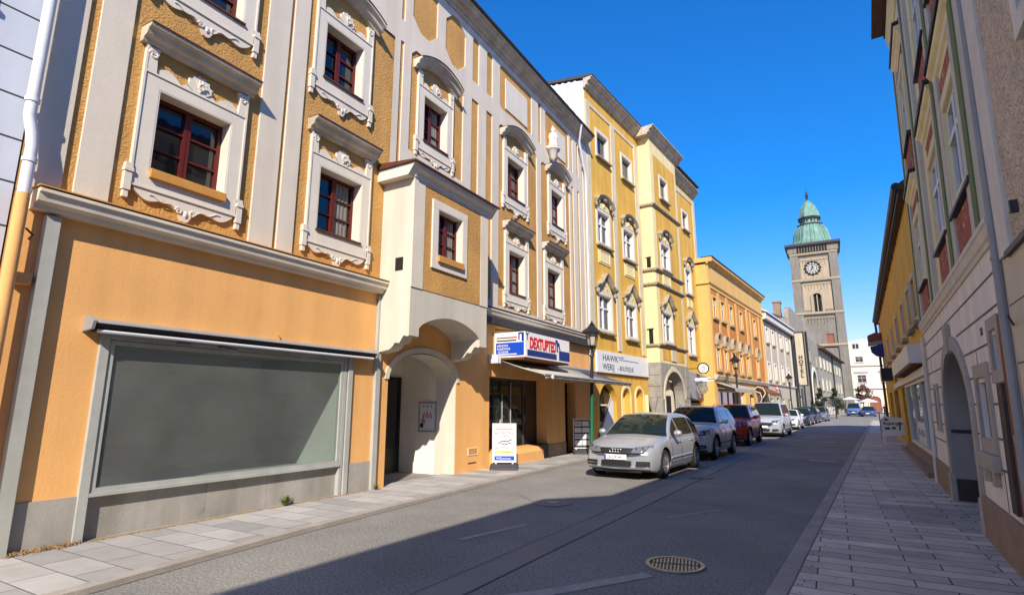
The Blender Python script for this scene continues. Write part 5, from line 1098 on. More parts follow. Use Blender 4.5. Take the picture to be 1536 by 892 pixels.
# mustard house with shop, beyond the frescoed house
MBa = -R(90) - math.atan(.036)
MX = lambda y: 1.45+.036*y
ML = 26.0
MH = thing('townhouse', (MX(41.2), 41.2, 0), MBa, 'mustard yellow house with dark gutter and a shop on the right', 'house', 'townhouses along the street')
V = lambda y: (41.2-y)*1.00065
mw = [(V(y)-.45, V(y)+.45, 3.7, 4.8) for y in (16.9, 18.6, 21.2, 24.6, 28.0, 32, 36, 39)]
mb = MB(); wall(mb, 0, ML, 2.55, 6.75, mw, 0, .3); shell(mb, 0, ML, 0, 6.75, .01, 9); mb.build('wall', 'yellowR', MH)
mb = MB(); wall(mb, 0, ML, 0, 2.55, [(V(24.6), V(16.35), .38, 2.35), (V(27.0), V(25.2), .1, 2.3), (V(33), V(29.5), .2, 2.3), (V(38), V(35), .2, 2.3)], -.003, .35); mb.build('ground_floor_wall', 'yellowR', MH)
for w in mw: plain_window(MH, *w, 'palepil')
q = MB(); q.frame(V(24.6), V(16.35), .38, 2.35, .09, -.02, .1); [q.box(V(y)-.05, V(y)+.05, -.02, .1, .47, 2.26) for y in (19.0, 21.8)]; q = q.build('shop_window', 'offwhite', MH); B(V(24.5), V(16.4), .05, .06, .43, 2.3).build('pane', 'glass2', q)
B(V(21.6), V(19.2), .0, .045, .5, 1.15).build('display_panel', 'signpale', q); mb = MB(); [mb.box(V(y), V(y)+.25, -.006, -.002, .75, .95) for y in (21.2, 20.5, 19.9)]; mb.build('lettering_blocks', 'signgrey', q)
B(V(27), V(25.2), .15, .2, .1, 2.3).build('door', 'brownboard', MH); B(V(33), V(29.5), .1, .15, .2, 2.3).build('shopfront', 'brownboard', MH); B(V(38), V(35), .1, .15, .2, 2.3).build('shopfront', 'brownboard', MH)
mb = MB(); mb.box(V(30.5), V(16.2), -.10, 0, 2.36, 2.56); mb.build('fascia', 'offwhite', MH)
mb = MB(); mb.box(V(25), V(15.6), -.16, 0, 0, .34); mb.box(V(25), V(15.6), -.34, -.16, 0, .17); mb.build('step', 'brownstone', MH, bevel=.01)
mb = MB(); mb.prismx([(-.15, 6.75), (-.17, 6.88), (4.5, 10.2), (9.2, 6.75)], -.2, ML-.25); mb.build('roof', 'tile', MH)
mb = MB(); mb.tube([(-.2, -.19, 6.86), (ML-.3, -.19, 6.86)], .10, 8); [mb.tube([(x, -.2, 6.85), (x, 0, 6.55)], .02, 5) for x in range(1, 25, 2)]; mb.build('gutter', 'gutter', MH, smooth=True)
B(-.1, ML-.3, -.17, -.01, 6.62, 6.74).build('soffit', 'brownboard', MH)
mb = MB(); mb.tube([(.2, -.16, 6.8), (.12, -.14, 6.2), (.1, -.12, 5.6), (.1, -.12, .1)], .07, 8); mb.build('downpipe', 'gutter', MH, smooth=True)
bs = thing('box_sign', (MX(41.2), 41.2, 0), MBa, 'white blank lightbox sign above the shop window of the mustard house', 'sign')
B(V(24.5), V(16.6), -.34, -.005, 2.66, 3.12).build('box', 'offwhite', bs, bevel=.012); B(V(24.3), V(16.8), -.29, -.02, 2.61, 2.655).build('underside', 'brown', bs)
ss = thing('hanging_sign', (MX(30), 30.0, 0), MBa, 'small white hanging sign with black end on the mustard house', 'sign')
B(-.75, .75, -.55, -.12, 2.7, 3.25).build('box', 'offwhite', ss, bevel=.02); B(.752, .77, -.55, -.12, 2.7, 3.25).build('end_face', 'black', ss); B(-.1, .1, -.12, -.003, 2.9, 3.0).build('arm', 'black', ss)
es = thing('hanging_sign', (2.62, 38.3, 5.0), 0, 'shield shaped red, grey and blue sign hanging over the pavement', 'sign'); es.scale = (1.2, 1.2, 1.3)
z0 = 0
mb = MB(); mb.prism([(-.42, .2), (.42, .3), (.46, .55), (-.1, .62), (-.42, .5)], -.16, .16); mb.build('upper_part', 'redpaint', es, bevel=.04)
mb = MB(); mb.prism([(-.44, .02), (.38, .12), (.42, .297), (-.42, .197)], -.17, .17); mb.build('middle_part', 'steel', es, bevel=.03)
mb = MB(); mb.prism([(-.36, .0), (.36, .11), (.34, -.3), (.1, -.5), (-.15, -.42), (-.32, -.25)], -.16, .16); mb.build('lower_part', 'signnavy', es, bevel=.04)
mb = MB(); mb.tube([(.0, 0, .6), (.0, 0, 1.0), (.42, 0, 1.0)], .025, 6); mb.build('arm', 'black', es)
# ------------------------------------------------------------------ cars (local +x is the front)
def lerp(a, b, t): return a+(b-a)*t
def smooth01(t): t = max(0, min(1, t)); return t*t*(3-2*t)
def interp(tab, x):
    if x <= tab[0][0]: return tab[0][1]
    for (a, va), (b, vb) in zip(tab[:-1], tab[1:]):
        if x <= b: t = (x-a)/(b-a); return va+(vb-va)*(t*t*(3-2*t)*.5+t*.5)
    return tab[-1][1]
def make_car(loc, rz, label, col, L=4.2, Wd=1.77, H=1.42, wb=2.58, fo=.86, belt=.88, hood=.78, nose=.60, deck=.92, xw0=.62, xw1=-.10, xr1=-1.45, xr0=-2.0,
             wr=.32, clear=.17, metal=.25, grille='bar', lamp_y=(.36, .78), lamp_z=(.58, .74), plate=None, suv=False, rails=False, detail=True, black_low=False, glasscol='cglass', rim='rim'):
    t = thing('parked_car', loc, rz, label, 'car', 'cars parked along the street')
    pm = paint('car_paint', col, metal)
    W2 = Wd/2; XF = L/2; XR = -L/2
    ax_f = XF-fo; ax_r = ax_f-wb
    zt_tab = [(XR, deck-.20), (XR+.06, deck-.06), (XR+.3, deck), (xr0+.1, max(deck, belt)+.0), (0, belt+.01), (xw0, belt+.02), (xw0+.25, belt-.01), (XF-.55, hood+.03), (XF-.22, hood-.05), (XF-.05, nose+.04), (XF, nose)]
    def zt(x): return interp(sorted(zt_tab), x)
    def hwid(x):
        f = max(0, (x-(XF-.75))/.75); r = max(0, ((XR+.6)-x)/.6)
        return W2*(1-.13*f**2.2-.10*r**2.2)
    sec = [(.90, 0), (.955, .10), (.985, .28), (1.0, .48), (.995, .66), (.975, .82), (.94, .92), (.88, .975), (.78, 1.0)]
    def bow(x, y):       # plan curvature of nose and tail
        if x > 0: k = smooth01((x-(XF-.8))/.8); return x - k*.20*(abs(y)/W2)**2.4
        k = smooth01(((XR+.6)-x)/.6); return x + k*.14*(abs(y)/W2)**2.4
    ra = wr+.06
    xs = [XR, XR+.025, XR+.07] + [XR+.07+(L-.14)*i/44 for i in range(1, 44)] + [XF-.07, XF-.025, XF]
    arch_x = []
    for ax in (ax_f, ax_r):
        xs = [x for x in xs if not (ax-ra-.03 < x < ax+ra+.03)]
        pts = [(ax-ra-.006, 0), (ax+ra+.006, 0)] + [(ax+ra*math.cos(math.pi*i/20)*.9999, 1) for i in range(21)]
        arch_x += pts
    xs = sorted([(x, 0) for x in xs] + arch_x)
    def zlow(x, inside):
        z = clear + (.05 if (x > XF-.3 or x < XR+.3) else 0)
        if inside:
            for ax in (ax_f, ax_r):
                if abs(x-ax) <= ra+.001: z = max(z, wr+math.sqrt(max(0, ra*ra-(x-ax)**2)))
        return z
    def wsec(x, z):
        w = hwid(x); q = max(0, min(1, (z-clear)/(zt(x)-clear)))
        for (a0, b0), (a1, b1) in zip(sec[:-1], sec[1:]):
            if b0 <= q <= b1: return w*lerp(a0, a1, (q-b0)/(b1-b0))
        return w*sec[-1][0]
    fr = [-1, -.7, -.35, 0, .35, .7, 1]
    mb = MB(); rows = []
    for i, (x, inside) in enumerate(xs):
        zl = zlow(x, inside); z1 = zt(x)
        ins = {0: .06, 1: .02, 2: .004}.get(min(i, len(xs)-1-i), 0)
        ring = []
        for k, (a, b) in enumerate(sec):
            z = zl+ins+(z1-zl-2*ins)*b
            ring.append((wsec(x, z)-ins, z))
        row = []
        for yy, z in reversed(ring): row.append((-yy, z)) if False else None
        left = [(-yy, z) for yy, z in ring]                      # bottom to top
        top = [(f*ring[-1][0], ring[-1][1] + .035*(1-f*f)*(1 if x > xw0 or x < xr0 else .3)) for f in fr[1:-1]]
        right = [(yy, z) for yy, z in reversed(ring)]
        bot = [(f*ring[0][0], ring[0][1]) for f in reversed(fr[1:-1])]
        rows.append([(bow(x, y), y, z) for y, z in left+top+right+bot])
    n = len(rows[0]); vs = [p for r in rows for p in r]
    fs = [(i*n+k, i*n+(k+1) % n, (i+1)*n+(k+1) % n, (i+1)*n+k) for i in range(len(rows)-1) for k in range(n)]
    m = len(sec); nt_ = len(fr)-2
    for base in (0, (len(rows)-1)*n):            # end caps: strips across
        Lf = [base+i for i in range(m)]; Rt = [base+m+nt_+i for i in range(m)][::-1]
        fs.append(tuple([base+m-1] + [base+m+i for i in range(nt_)] + [base+m+nt_]))
        for a in range(m-1): fs.append((Lf[a], Lf[a+1], Rt[a+1], Rt[a]))
        fs.append(tuple([Lf[0], Rt[0]] + [base+2*m+nt_+i for i in range(nt_)]))
    mb.add(vs, fs)
    body = mb.build('body', pm, t, smooth=True)
    me = body.data; me.materials.append(M['plastic'])
    for p in me.polygons:                        # underside and wheel wells are black plastic
        c = p.center
        p.material_index = 1 if p.normal.z < -.9 or any(math.hypot(c.x-ax, c.z-wr) < ra+.004 and abs(c.x-ax) < ra+.008 for ax in (ax_f, ax_r)) else 0
    for ax in (ax_f, ax_r):
        B(ax-ra, ax+ra, -W2+.26, W2-.26, clear+.02, wr+ra-.01).build('wheel_well', 'plastic', t)
    # cabin
    roofz = H
    def zr(x):
        if x >= xw1: u = (x-xw1)/(xw0-xw1); return lerp(roofz-.03, belt-.03, u) + .06*math.sin(math.pi*u)*.9
        if x <= xr1: u = (xr1-x)/(xr1-xr0); return lerp(roofz-.06, max(deck, belt)-.03, u**1.25)+.02*math.sin(math.pi*u)
        u = (x-xr1)/(xw1-xr1); return lerp(roofz-.06, roofz-.03, u) + .05*math.sin(math.pi*min(1, u*.95+.03))
    def cw(x, z): return min(hwid(x)*.985, W2*lerp(.945, .70, max(0, (z-belt+.03)/(roofz-belt))**1.15))
    xs2 = [xr0 + (xw0-xr0)*i/44 for i in range(45)]
    mb = MB(); rows = []
    for x in xs2:
        z1 = zr(x); zb = belt-.06; h = max(.012, z1-zb); r = min(.085, h*.45)
        half = [(cw(x, zb), zb)] + [(cw(x, zb+(h-r)*k/5), zb+(h-r)*k/5) for k in range(1, 6)]
        wt = cw(x, z1-r)
        half += [(wt-r*.10-r*.9*(1-math.cos(a)), z1-r+r*math.sin(a)) for a in (R(25), R(50), R(75))]
        tw = half[-1][0]; zc = half[-1][1]
        top = [(f*tw, zc + .03*(1-f*f)) for f in (-.75, -.5, -.25, 0, .25, .5, .75)]
        rows.append([(x, -y, z) for y, z in half] + [(x, y, z) for y, z in top] + [(x, y, z) for y, z in reversed(half)])
    n = len(rows[0]); vs = [p for r in rows for p in r]
    fs = [(i*n+k, i*n+k+1, (i+1)*n+k+1, (i+1)*n+k) for i in range(len(rows)-1) for k in range(n-1)]
    fs += [tuple(range(n)), tuple((len(rows)-1)*n+k for k in range(n))]
    mb.add(vs, fs); cab = mb.build('roof', pm, t, smooth=True)
    # glass
    def top_at(x, f):
        z1 = zr(x); h = max(.012, z1-belt+.06); r = min(.085, h*.45); tw = cw(x, z1-r)-r*.1-r*.9*(1-math.cos(R(75)))
        return f*tw, z1-r+r*math.sin(R(75))+.03*(1-f*f)
    def ws(s_, f_):
        x = lerp(xw0-.05, xw1+.03, s_); y, z = top_at(x, lerp(-.97, .97, f_)); return (x+.006, y, z+.006)
    MB().grid(ws, 14, 14).build('windscreen', glasscol, t, smooth=True)
    def rw(s_, f_):
        x = lerp(xr0+.10, xr1+.02, s_); y, z = top_at(x, lerp(-.93, .93, f_)); return (x-.006, y, z+.006)
    MB().grid(rw, 10, 12).build('rear_window', glasscol, t, smooth=True)
    xB = ax_r + wb*.50 + .02; xC = ax_r + .05
    for sy in (-1, 1):
        for a, b, nm in ((xw0-.30, xB+.05, 'f'), (xB-.05, xC+.12, 'm'), (xC+.06, xr0+.30, 'r')):
            if a-b < .12: continue
            def sg_(s_, f_, a=a, b=b):
                x = lerp(a, b, s_); zt_ = zr(x)-.075; zt_ = min(zt_, roofz-.10); zb = belt+.02+.02*smooth01(-(x-xr1)/1.0); z = lerp(zb, max(zb+.015, zt_), f_)
                return (x, sy*(cw(x, z)+.006), z)
            MB().grid(sg_, 10, 5).build('side_window', glasscol, t, smooth=True)
    # front end
    def face(x_off, y0, y1, z0, z1, name, m, parent, nu=12, nv=3, skew=0, side=None):
        def fn(s_, f_):
            y = lerp(y0, y1, s_); zt__ = z1 + (skew*abs((abs(y)-abs(y0))/(abs(y1)-abs(y0)+1e-6)) if skew else 0); z = lerp(z0, zt__, f_)
            lo = 0; xx = XF
            k = .0 + .16*smooth01((z-nose+.03)/(hood-nose+.08)) if z > nose-.03 else 0
            return (bow(xx, y)-k+x_off, y, z)
        return MB().grid(fn, nu, nv).build(name, m, parent, smooth=True)
    if grille == 'bar':
        gq = face(.008, -.40, .40, .585, .70, 'grille', 'plastic', t)
        q = MB()
        for i in range(4):
            c = -.098+.065*i; q.tube([(XF+.004-.05, c+.042*math.cos(2*math.pi*k/14), .645+.042*math.sin(2*math.pi*k/14)) for k in range(15)], .007, 5)
        q.build('emblem', 'chrome', gq, loc=(.052, 0, 0))
    else:
        gq = face(.008, -.48, .48, nose-.10, nose+.02, 'grille', 'plastic', t); MB().lathe([(.0, 0), (.055, 0), (.055, .02), (0, .02)], (XF+.0, 0, nose-.04), 14, 'x').build('emblem', 'chrome', gq)
        face(.012, -.46, .46, nose-.005, nose+.012, 'grille_trim', 'chrome', gq)
    for sy in (-1, 1):
        hl = MB()
        y0, y1 = lamp_y; z0, z1 = lamp_z
        def hf(s_, f_, sy=sy):
            y = lerp(y0+.05*f_, y1, s_); z = lerp(z0+.05*s_**2+.02*(1-s_), z1+.03*s_-.02*(1-s_), f_); k = .16*smooth01((z-nose+.03)/(hood-nose+.08)) if z > nose-.03 else 0
            sweepb = .13*smooth01((s_-.55)/.45)
            return (bow(XF, y)-k-sweepb+.012, sy*y, z)
        o = MB().grid(hf, 12, 6).build('headlight', 'lens', t, smooth=True)
        q = MB()
        for s_ in (.28, .62): p = hf(s_, .5); q.lathe([(0, 0), (.05, 0), (.05, .012), (.03, .014), (0, .016)], (p[0]-.002, p[1], p[2]), 14, 'x')
        q.build('reflector', 'signgrey' if suv else 'chrome', o)
        MB().grid(lambda a, b: (hf(a, 0)[0]+.001, hf(a, 0)[1], hf(a, 0)[2]-.018+.02*b), 12, 1).build('lamp_edge', 'plastic', o)
    lowz = clear+.09
    lowm = face(.010, -.36, .36, lowz+.05, lowz+.165, 'lower_intake', 'plastic', t)
    for sy in (-1, 1):
        o = face(.010, sy*.46, sy*.76, lowz+.05, lowz+.16, 'fog_intake', 'plastic', t, 8); face(.02, sy*.48, sy*.72, lowz+.09, lowz+.105, 'chrome_strip', 'chrome', o, 8, 1)
    if black_low: face(.006, -.80, .80, clear+.05, clear+.10, 'skid_plate', 'plastic', t, 14)
    pz = (lowz+.165+nose-.10)/2 + (.03 if grille == 'bar' else -.0)
    pl = MB(); pl.box(XF-.004, XF+.02, -.26, .26, pz-.055, pz+.055); pl = pl.build('number_plate', 'signwhite', t)
    B(XF+.02, XF+.022, -.26, -.225, pz-.05, pz+.05).build('plate_band', 'signblue', pl)
    if plate: text(plate, .105, 'black', pl, 'plate_number', (XF+.022, -.205, pz-.038), (R(90), 0, R(90)), .86, .001)
    B(XF-.16, XF-.10, -.55, .55, clear+.0, clear+.06).build('lip', 'plastic', t)
    # doors: seams, sills, handles, mirrors
    q = MB()
    def sidepath(x0_, z0_, z1_, k=8): return [(x0_ if not callable(x0_) else x0_(z), (hw_(x0_ if not callable(x0_) else x0_(z), z)), z) for z in [lerp(z0_, z1_, i/k) for i in range(k+1)]]
    def hw_(x, z):
        w = hwid(x); zl = clear; b = (z-zl)/(zt(x)-zl)
        for (a0, b0), (a1, b1) in zip(sec[:-1], sec[1:]):
            if b0 <= b <= b1: return w*lerp(a0, a1, (b-b0)/(b1-b0))
        return w*.9
    for sy in (-1, 1):
        for x in (xw0-.12, xB, xC+.22):
            P = sidepath(x, clear+.14, belt-.01); q.tube([(a, sy*(b+.001), c) for a, b, c in P], .006, 4)
        q.tube([(lerp(xw0-.12, xC+.22, i/10), sy*(hw_(lerp(xw0-.12, xC+.22, i/10), clear+.14)+.001), clear+.14) for i in range(11)], .006, 4)
    q.build('door_seam', 'plastic', t)
    for sy in (-1, 1):
        P = [(lerp(ax_f-wr-.1, ax_r+wr+.1, i/12), 0) for i in range(13)]
        o = MB().tube([(x, sy*(hw_(x, clear+.26)+.004), clear+.26) for x, _ in P], .022, 6); o.build('side_moulding', pm if not suv else 'plastic', t)
        if suv:
            for ax in (ax_f, ax_r): MB().tube([(ax+(wr+.07)*math.cos(a), sy*(W2-.012), wr+(wr+.07)*math.sin(a)) for a in [math.pi*k/16 for k in range(17)]], .032, 6).build('arch_trim', 'plastic', t)
        for x in (xB+.16, xC+.36):
            MB().tube([(x-.09, sy*(hw_(x, belt-.14)+.022), belt-.13), (x+.09, sy*(hw_(x, belt-.14)+.022), belt-.13)], .014, 6).build('door_handle', pm, t)
        mr = MB(); mr.ico((xw0-.30, sy*(W2+.09), belt+.085), .105, 2, .75, 1.0, .72); mr = mr.build('mirror', pm, t, smooth=True)
        MB().tube([(xw0-.30, sy*(W2-.08), belt+.02), (xw0-.30, sy*(W2+.04), belt+.06)], .022, 6).build('mirror_arm', 'plastic', mr)
        B(xw0-.385, xw0-.375, sy*(W2+.09)-.07, sy*(W2+.09)+.07, belt+.03, belt+.14).build('mirror_glass', 'chrome', mr)
    for sy in (-1, 1):
        B(XR-.0, XR+.03, sy*.55-.17, sy*.55+.17, deck-.24, deck-.08).build('tail_light', 'tail', t)
    if rails:
        for sy in (-1, 1): MB().tube([(lerp(xw1-.1, xr1+.1, i/8), sy*W2*.60, zr(lerp(xw1-.1, xr1+.1, i/8))+(.065 if 0 < i < 8 else .02)) for i in range(9)], .016, 6).build('roof_rail', 'chrome', t)
    for k, y in enumerate((-.42, .22)):
        MB().tube([(ws(.03, .3+.35*k)[0]+.01, y, ws(.03, .5)[2]+.012), (ws(.10, .5)[0]+.01, y+.52, ws(.10, .5)[2]+.0)], .009, 5).build('wiper', 'plastic', t)
    # wheels
    for ax in (ax_f, ax_r):
        for sy in (-1, 1):
            wt_ = .20; y0 = sy*(W2-.02)
            prof = [(wr*.66, -wt_), (wr*.93, -wt_), (wr*.985, -wt_*.85), (wr, -wt_*.5), (wr*.985, -wt_*.15), (wr*.93, 0), (wr*.70, .004), (wr*.66, -.02)]
            ty = MB().lathe([(r, d*1 if sy > 0 else -d) for r, d in prof], (ax, y0, wr), 32, 'y', 0, False).build('wheel', 'tyre', t, smooth=True)
            rq = MB(); n_ = 7
            rq.lathe([(wr*.67, -sy*.015), (wr*.70, sy*.004), (wr*.62, sy*.004), (wr*.60, -sy*.05)], (ax, y0, wr), 28, 'y', 0, False)
            rq.lathe([(0.001, -sy*.01), (.055, -sy*.012), (.06, -sy*.05)], (ax, y0, wr), 14, 'y')
            for k in range(n_):
                a = 2*math.pi*k/n_+.2; c, s2 = math.cos(a), math.sin(a); tx, tz = -s2, c
                r0, r1 = .045, wr*.645
                v = []
                for r, w in ((r0, .026), (r1, .038)):
                    for d in (-.05, -.012):
                        v += [(ax+c*r+tx*w*.9, y0+sy*d, wr+s2*r+tz*w*.9), (ax+c*r-tx*w*.9, y0+sy*d, wr+s2*r-tz*w*.9)]
                rq.add(v, [(0,1,3,2), (4,6,7,5), (0,4,5,1), (2,3,7,6), (0,2,6,4), (1,5,7,3)])
            rq.build('rim', rim, ty); MB().lathe([(0.001, -sy*.08), (wr*.60, -sy*.08)], (ax, y0, wr), 24, 'y').build('brake_disc', 'irondark', ty)
    return t
HD = lambda deg: R(-90+deg)
SIL = srgb(174, 180, 187)[:3]
make_car((-4.27, 14.42, 0), HD(-3.2), 'silver hatchback with black grille and number plate at the front of the row', SIL, L=4.22, Wd=1.78, H=1.43, plate='LA DP 44', wb=2.58, fo=.87, belt=.90, hood=.80, nose=.62, xw0=.88, xw1=-.02, xr1=-1.40, xr0=-2.03, metal=.45)
make_car((-4.08, 19.65, 0), HD(-2.5), 'pale silver sport utility car with dark wheel arch trim second in the row', srgb(216, 216, 206)[:3], metal=.15, L=4.35, Wd=1.84, H=1.60, wb=2.64, fo=.86, belt=1.05, hood=1.0, nose=.74, deck=1.08, xw0=.70, xw1=.08, xr1=-1.75, xr0=-2.12, wr=.355, clear=.22, grille='wide', lamp_y=(.45, .84), lamp_z=(.74, .89), suv=True, rails=True, black_low=True)
make_car((-3.95, 26.6, 0), HD(-2.5), 'red sport utility car with black lower bumper third in the row', srgb(196, 46, 26)[:3], L=4.3, Wd=1.84, H=1.66, wb=2.66, fo=.84, belt=1.06, hood=1.02, nose=.76, deck=1.10, xw0=.72, xw1=.14, xr1=-1.80, xr0=-2.10, wr=.36, clear=.23, metal=.1, grille='wide', lamp_y=(.45, .84), lamp_z=(.78, .93), suv=True, black_low=True)
make_car((-3.2, 34.3, 0), HD(-3.5), 'silver blue compact van with tall cabin fourth in the row', srgb(176, 184, 194)[:3], L=4.5, Wd=1.84, H=1.78, wb=2.73, fo=.90, belt=1.04, hood=.98, nose=.74, deck=1.15, xw0=.98, xw1=.22, xr1=-1.95, xr0=-2.20, wr=.345, clear=.18, grille='wide', lamp_y=(.42, .82), lamp_z=(.72, .87))
make_car((-2.95, 44.2, 0), HD(-4), 'low white sports car behind the tall silver van', srgb(226, 226, 226)[:3], L=4.2, Wd=1.80, H=1.32, wb=2.5, fo=.88, metal=.1, grille='wide', xw0=.45, xw1=-.2, xr1=-.9, xr0=-1.7)
make_car((-2.55, 53.0, 0), HD(-4), 'near black coupe parked behind the white car', srgb(34, 42, 46)[:3], L=4.5, Wd=1.84, H=1.40, wb=2.7, fo=.9, grille='wide', xw0=.5, xw1=-.15, xr1=-1.1, xr0=-2.05)
make_car((-2.15, 59.5, 0), HD(-4), 'dark navy estate car parked behind the near black coupe', srgb(36, 42, 62)[:3], L=4.6, Wd=1.82, H=1.48, wb=2.7, fo=.9, grille='wide', xr1=-1.85, xr0=-2.22)
make_car((-1.45, 67.5, 0), HD(-5), 'grey hatchback parked last before the dark shrubs', srgb(120, 124, 134)[:3], L=4.2, Wd=1.78, H=1.48, grille='wide')
make_car((2.75, 101, 0), HD(-6), 'blue van standing at the far end of the street', srgb(70, 112, 170)[:3], L=4.8, Wd=1.9, H=1.95, wb=2.9, fo=.9, belt=1.1, hood=1.1, nose=.8, deck=1.2, xw0=1.3, xw1=.7, xr1=-2.2, xr0=-2.38, wr=.34, metal=.1, grille='wide', lamp_y=(.45, .84), lamp_z=(.78, .93))
make_car((4.35, 97, 0), HD(-6), 'blue saloon car at the far end of the street beside the van', srgb(48, 82, 136)[:3], L=4.5, Wd=1.84, H=1.45, wb=2.7, metal=.2, grille='wide', xr1=-1.1, xr0=-1.9)

# ------------------------------------------------------------------ street lamps
def street_lamp(x, y, h, label, lean=0, green=True):
    t = thing('street_lamp', (x, y, .04), 0, label, 'street lamp', 'old style street lamps'); t.scale = (1.22, 1.22, 1.0)
    t.rotation_euler = (0, lean, R(20))
    g = h*.46 if green else h*.1
    MB().lathe([(.09, 0), (.09, .06), (.06, .10), (.055, .5), (.045, .55), (.045, g)], n=14).build('lower_post', 'greenpost' if green else 'black', t, smooth=True)
    zt = h-.78
    MB().lathe([(.045, g), (.043, zt-.35), (.06, zt-.33), (.06, zt-.29), (.03, zt-.25), (.03, zt-.1), (.075, zt-.04), (.03, zt)], n=14).build('post', 'black', t, smooth=True)
    q = MB()
    for k in range(4): a = math.pi/2*k+math.pi/4; q.tube([(.03*math.cos(a), .03*math.sin(a), zt-.22), (.12*math.cos(a), .12*math.sin(a), zt-.14), (.11*math.cos(a), .11*math.sin(a), zt)], .012, 5)
    ln = MB(); n = 6
    ln.lathe([(.06, zt-.005), (.125, zt), (.125, zt+.03), (.10, zt+.035)], n=n, rot=.2)
    for k in range(n): a = 2*math.pi*k/n+.2; ln.tube([(.115*math.cos(a), .115*math.sin(a), zt+.03), (.165*math.cos(a), .165*math.sin(a), zt+.42)], .011, 5)
    ln.v += q.v and []; lo = ln.build('lantern', 'black', t); q.build('bracket', 'black', t)
    MB().lathe([(.10, zt+.035), (.15, zt+.42)], n=n, rot=.2).build('glass', 'lampglass', lo)
    MB().lathe([(.29, zt+.41), (.30, zt+.43), (.22, zt+.52), (.13, zt+.60), (.09, zt+.66), (.05, zt+.68), (.03, zt+.71), (.055, zt+.74), (.03, zt+.78), (.01, zt+.84)], n=n, rot=.2).build('cap', 'black', lo)
    q = MB(); [q.ico((.06*math.cos(a), .06*math.sin(a), zt+.69), .028, 1, 1, 1, 1.3) for a in [2*math.pi*k/5 for k in range(5)]]; q.build('crown', 'black', lo)
    return t
street_lamp(-6.67, 16.55, 4.25, 'black street lamp with green lower post beside the silver hatchback', R(1.6))
street_lamp(LX(35.13, 1.75), 35.1, 4.55, 'black street lamp in front of the deep orange house', 0, False)
street_lamp(LX(54.0, 1.75), 54.0, 4.3, 'black street lamp in front of the pale beige house', 0, False)
# signpost frames near the white car
sp = thing('sign_post', (LX(58, 1.9), 58, 0), AB, 'thin black pole with crossbars beyond the pale house lamp', 'post')
q = MB(); q.tube([(0, 0, 0), (0, 0, 3.6)], .06, 8); q.build('pole', 'black', sp); q = MB(); q.tube([(0, 0, 3.55), (.8, 0, 3.6)], .05, 6); q.tube([(0, 0, 2.4), (1.7, 0, 2.4)], .04, 6); q.build('crossbar', 'black', sp); MB().tube([(1.7, 0, 0), (1.7, 0, 3.2)], .06, 8).build('pole', 'black', sp)
fl = thing('flag', (LX(49.2, 1.3), 49.2, 2.2), AB, 'small red and white flag in front of the pale beige house', 'flag')
mb = MB(); mb.grid(lambda s, t: (.1+.7*s, -.1-.05*math.sin(s*7), .1+.5*s+.5*t), 8, 2); mb.build('cloth', 'signred', fl); mb = MB(); mb.grid(lambda s, t: (.1+.7*s, -.115-.05*math.sin(s*7), .28+.5*s+.14*t), 8, 1); mb.build('white_stripe', 'signwhite', fl); MB().tube([(0, 0, 0), (1.0, -.1, .85)], .02, 5).build('pole', 'black', fl)

# ------------------------------------------------------------------ bench-like stand, post and person on the right pavement
wb_ = thing('menu_stand', (2.08, 28.3, .06), R(2), 'white ornate wooden stand with dark cut out pattern on the right pavement', 'stand')
B(-.42, -.36, -.03, .03, 0, 1.02).build('post', 'offwhite', wb_); B(.36, .42, -.03, .03, 0, 1.05).build('post', 'offwhite', wb_)
mb = MB(); mb.prism([(-.42, .42), (.42, .42), (.42, 1.05), (.1, 1.08), (-.1, 1.1), (-.25, 1.16), (-.42, .98)], -.025, .025); mb.build('board', 'offwhite', wb_)
q = MB()
for i in range(5): q.tube(spiral((-.28+.14*i, .82-.02*(i % 2)), .06, 1.3, 1 if i % 2 else -1, -.03), .014, 5)
q.prism([(-.32, .95), (-.22, 1.06), (-.12, .95)], -.03, -.026); q.box(-.3, -.12, -.03, -.026, .58, .68); q.box(-.05, .08, -.03, -.026, .60, .70); q.box(.2, .25, -.03, -.026, .55, .9); q.build('pattern', 'signgrey', wb_)
mb = MB(); mb.box(-.42, .42, -.40, -.026, .36, .41); mb.build('seat', 'offwhite', wb_)
B(-.42, -.37, -.40, -.35, 0, .36).build('leg', 'offwhite', wb_); B(.37, .42, -.40, -.35, 0, .36).build('leg', 'offwhite', wb_); B(-.37, .37, -.39, -.36, .02, .07).build('stretcher', 'offwhite', wb_)
dn = thing('display_table', (2.52, 25.2, .06), MBa, 'low white display board beside the mustard house shop window', 'stand')
B(-.9, .9, -.10, -.05, .35, 1.1).build('board', 'signpale', dn); q = MB(); [q.box(x, x+.2, -.106, -.101, .65, .9) for x in (-.6, -.2, .25)]; q.build('pattern', 'signgrey', dn); B(-.9, -.84, -.10, 0, .0, .35).build('leg', 'offwhite', dn); B(.84, .9, -.1, 0, 0, .35).build('leg', 'offwhite', dn)
th = thing('barrier_post', (1.86, 32.1, .06), 0, 'thin grey upright post on the right pavement', 'post')
MB().lathe([(.08, 0), (.08, .02), (.022, .03), (.022, 1.2), (.03, 1.21), (.03, 1.25)], n=10).build('pole', 'steel', th, smooth=True)

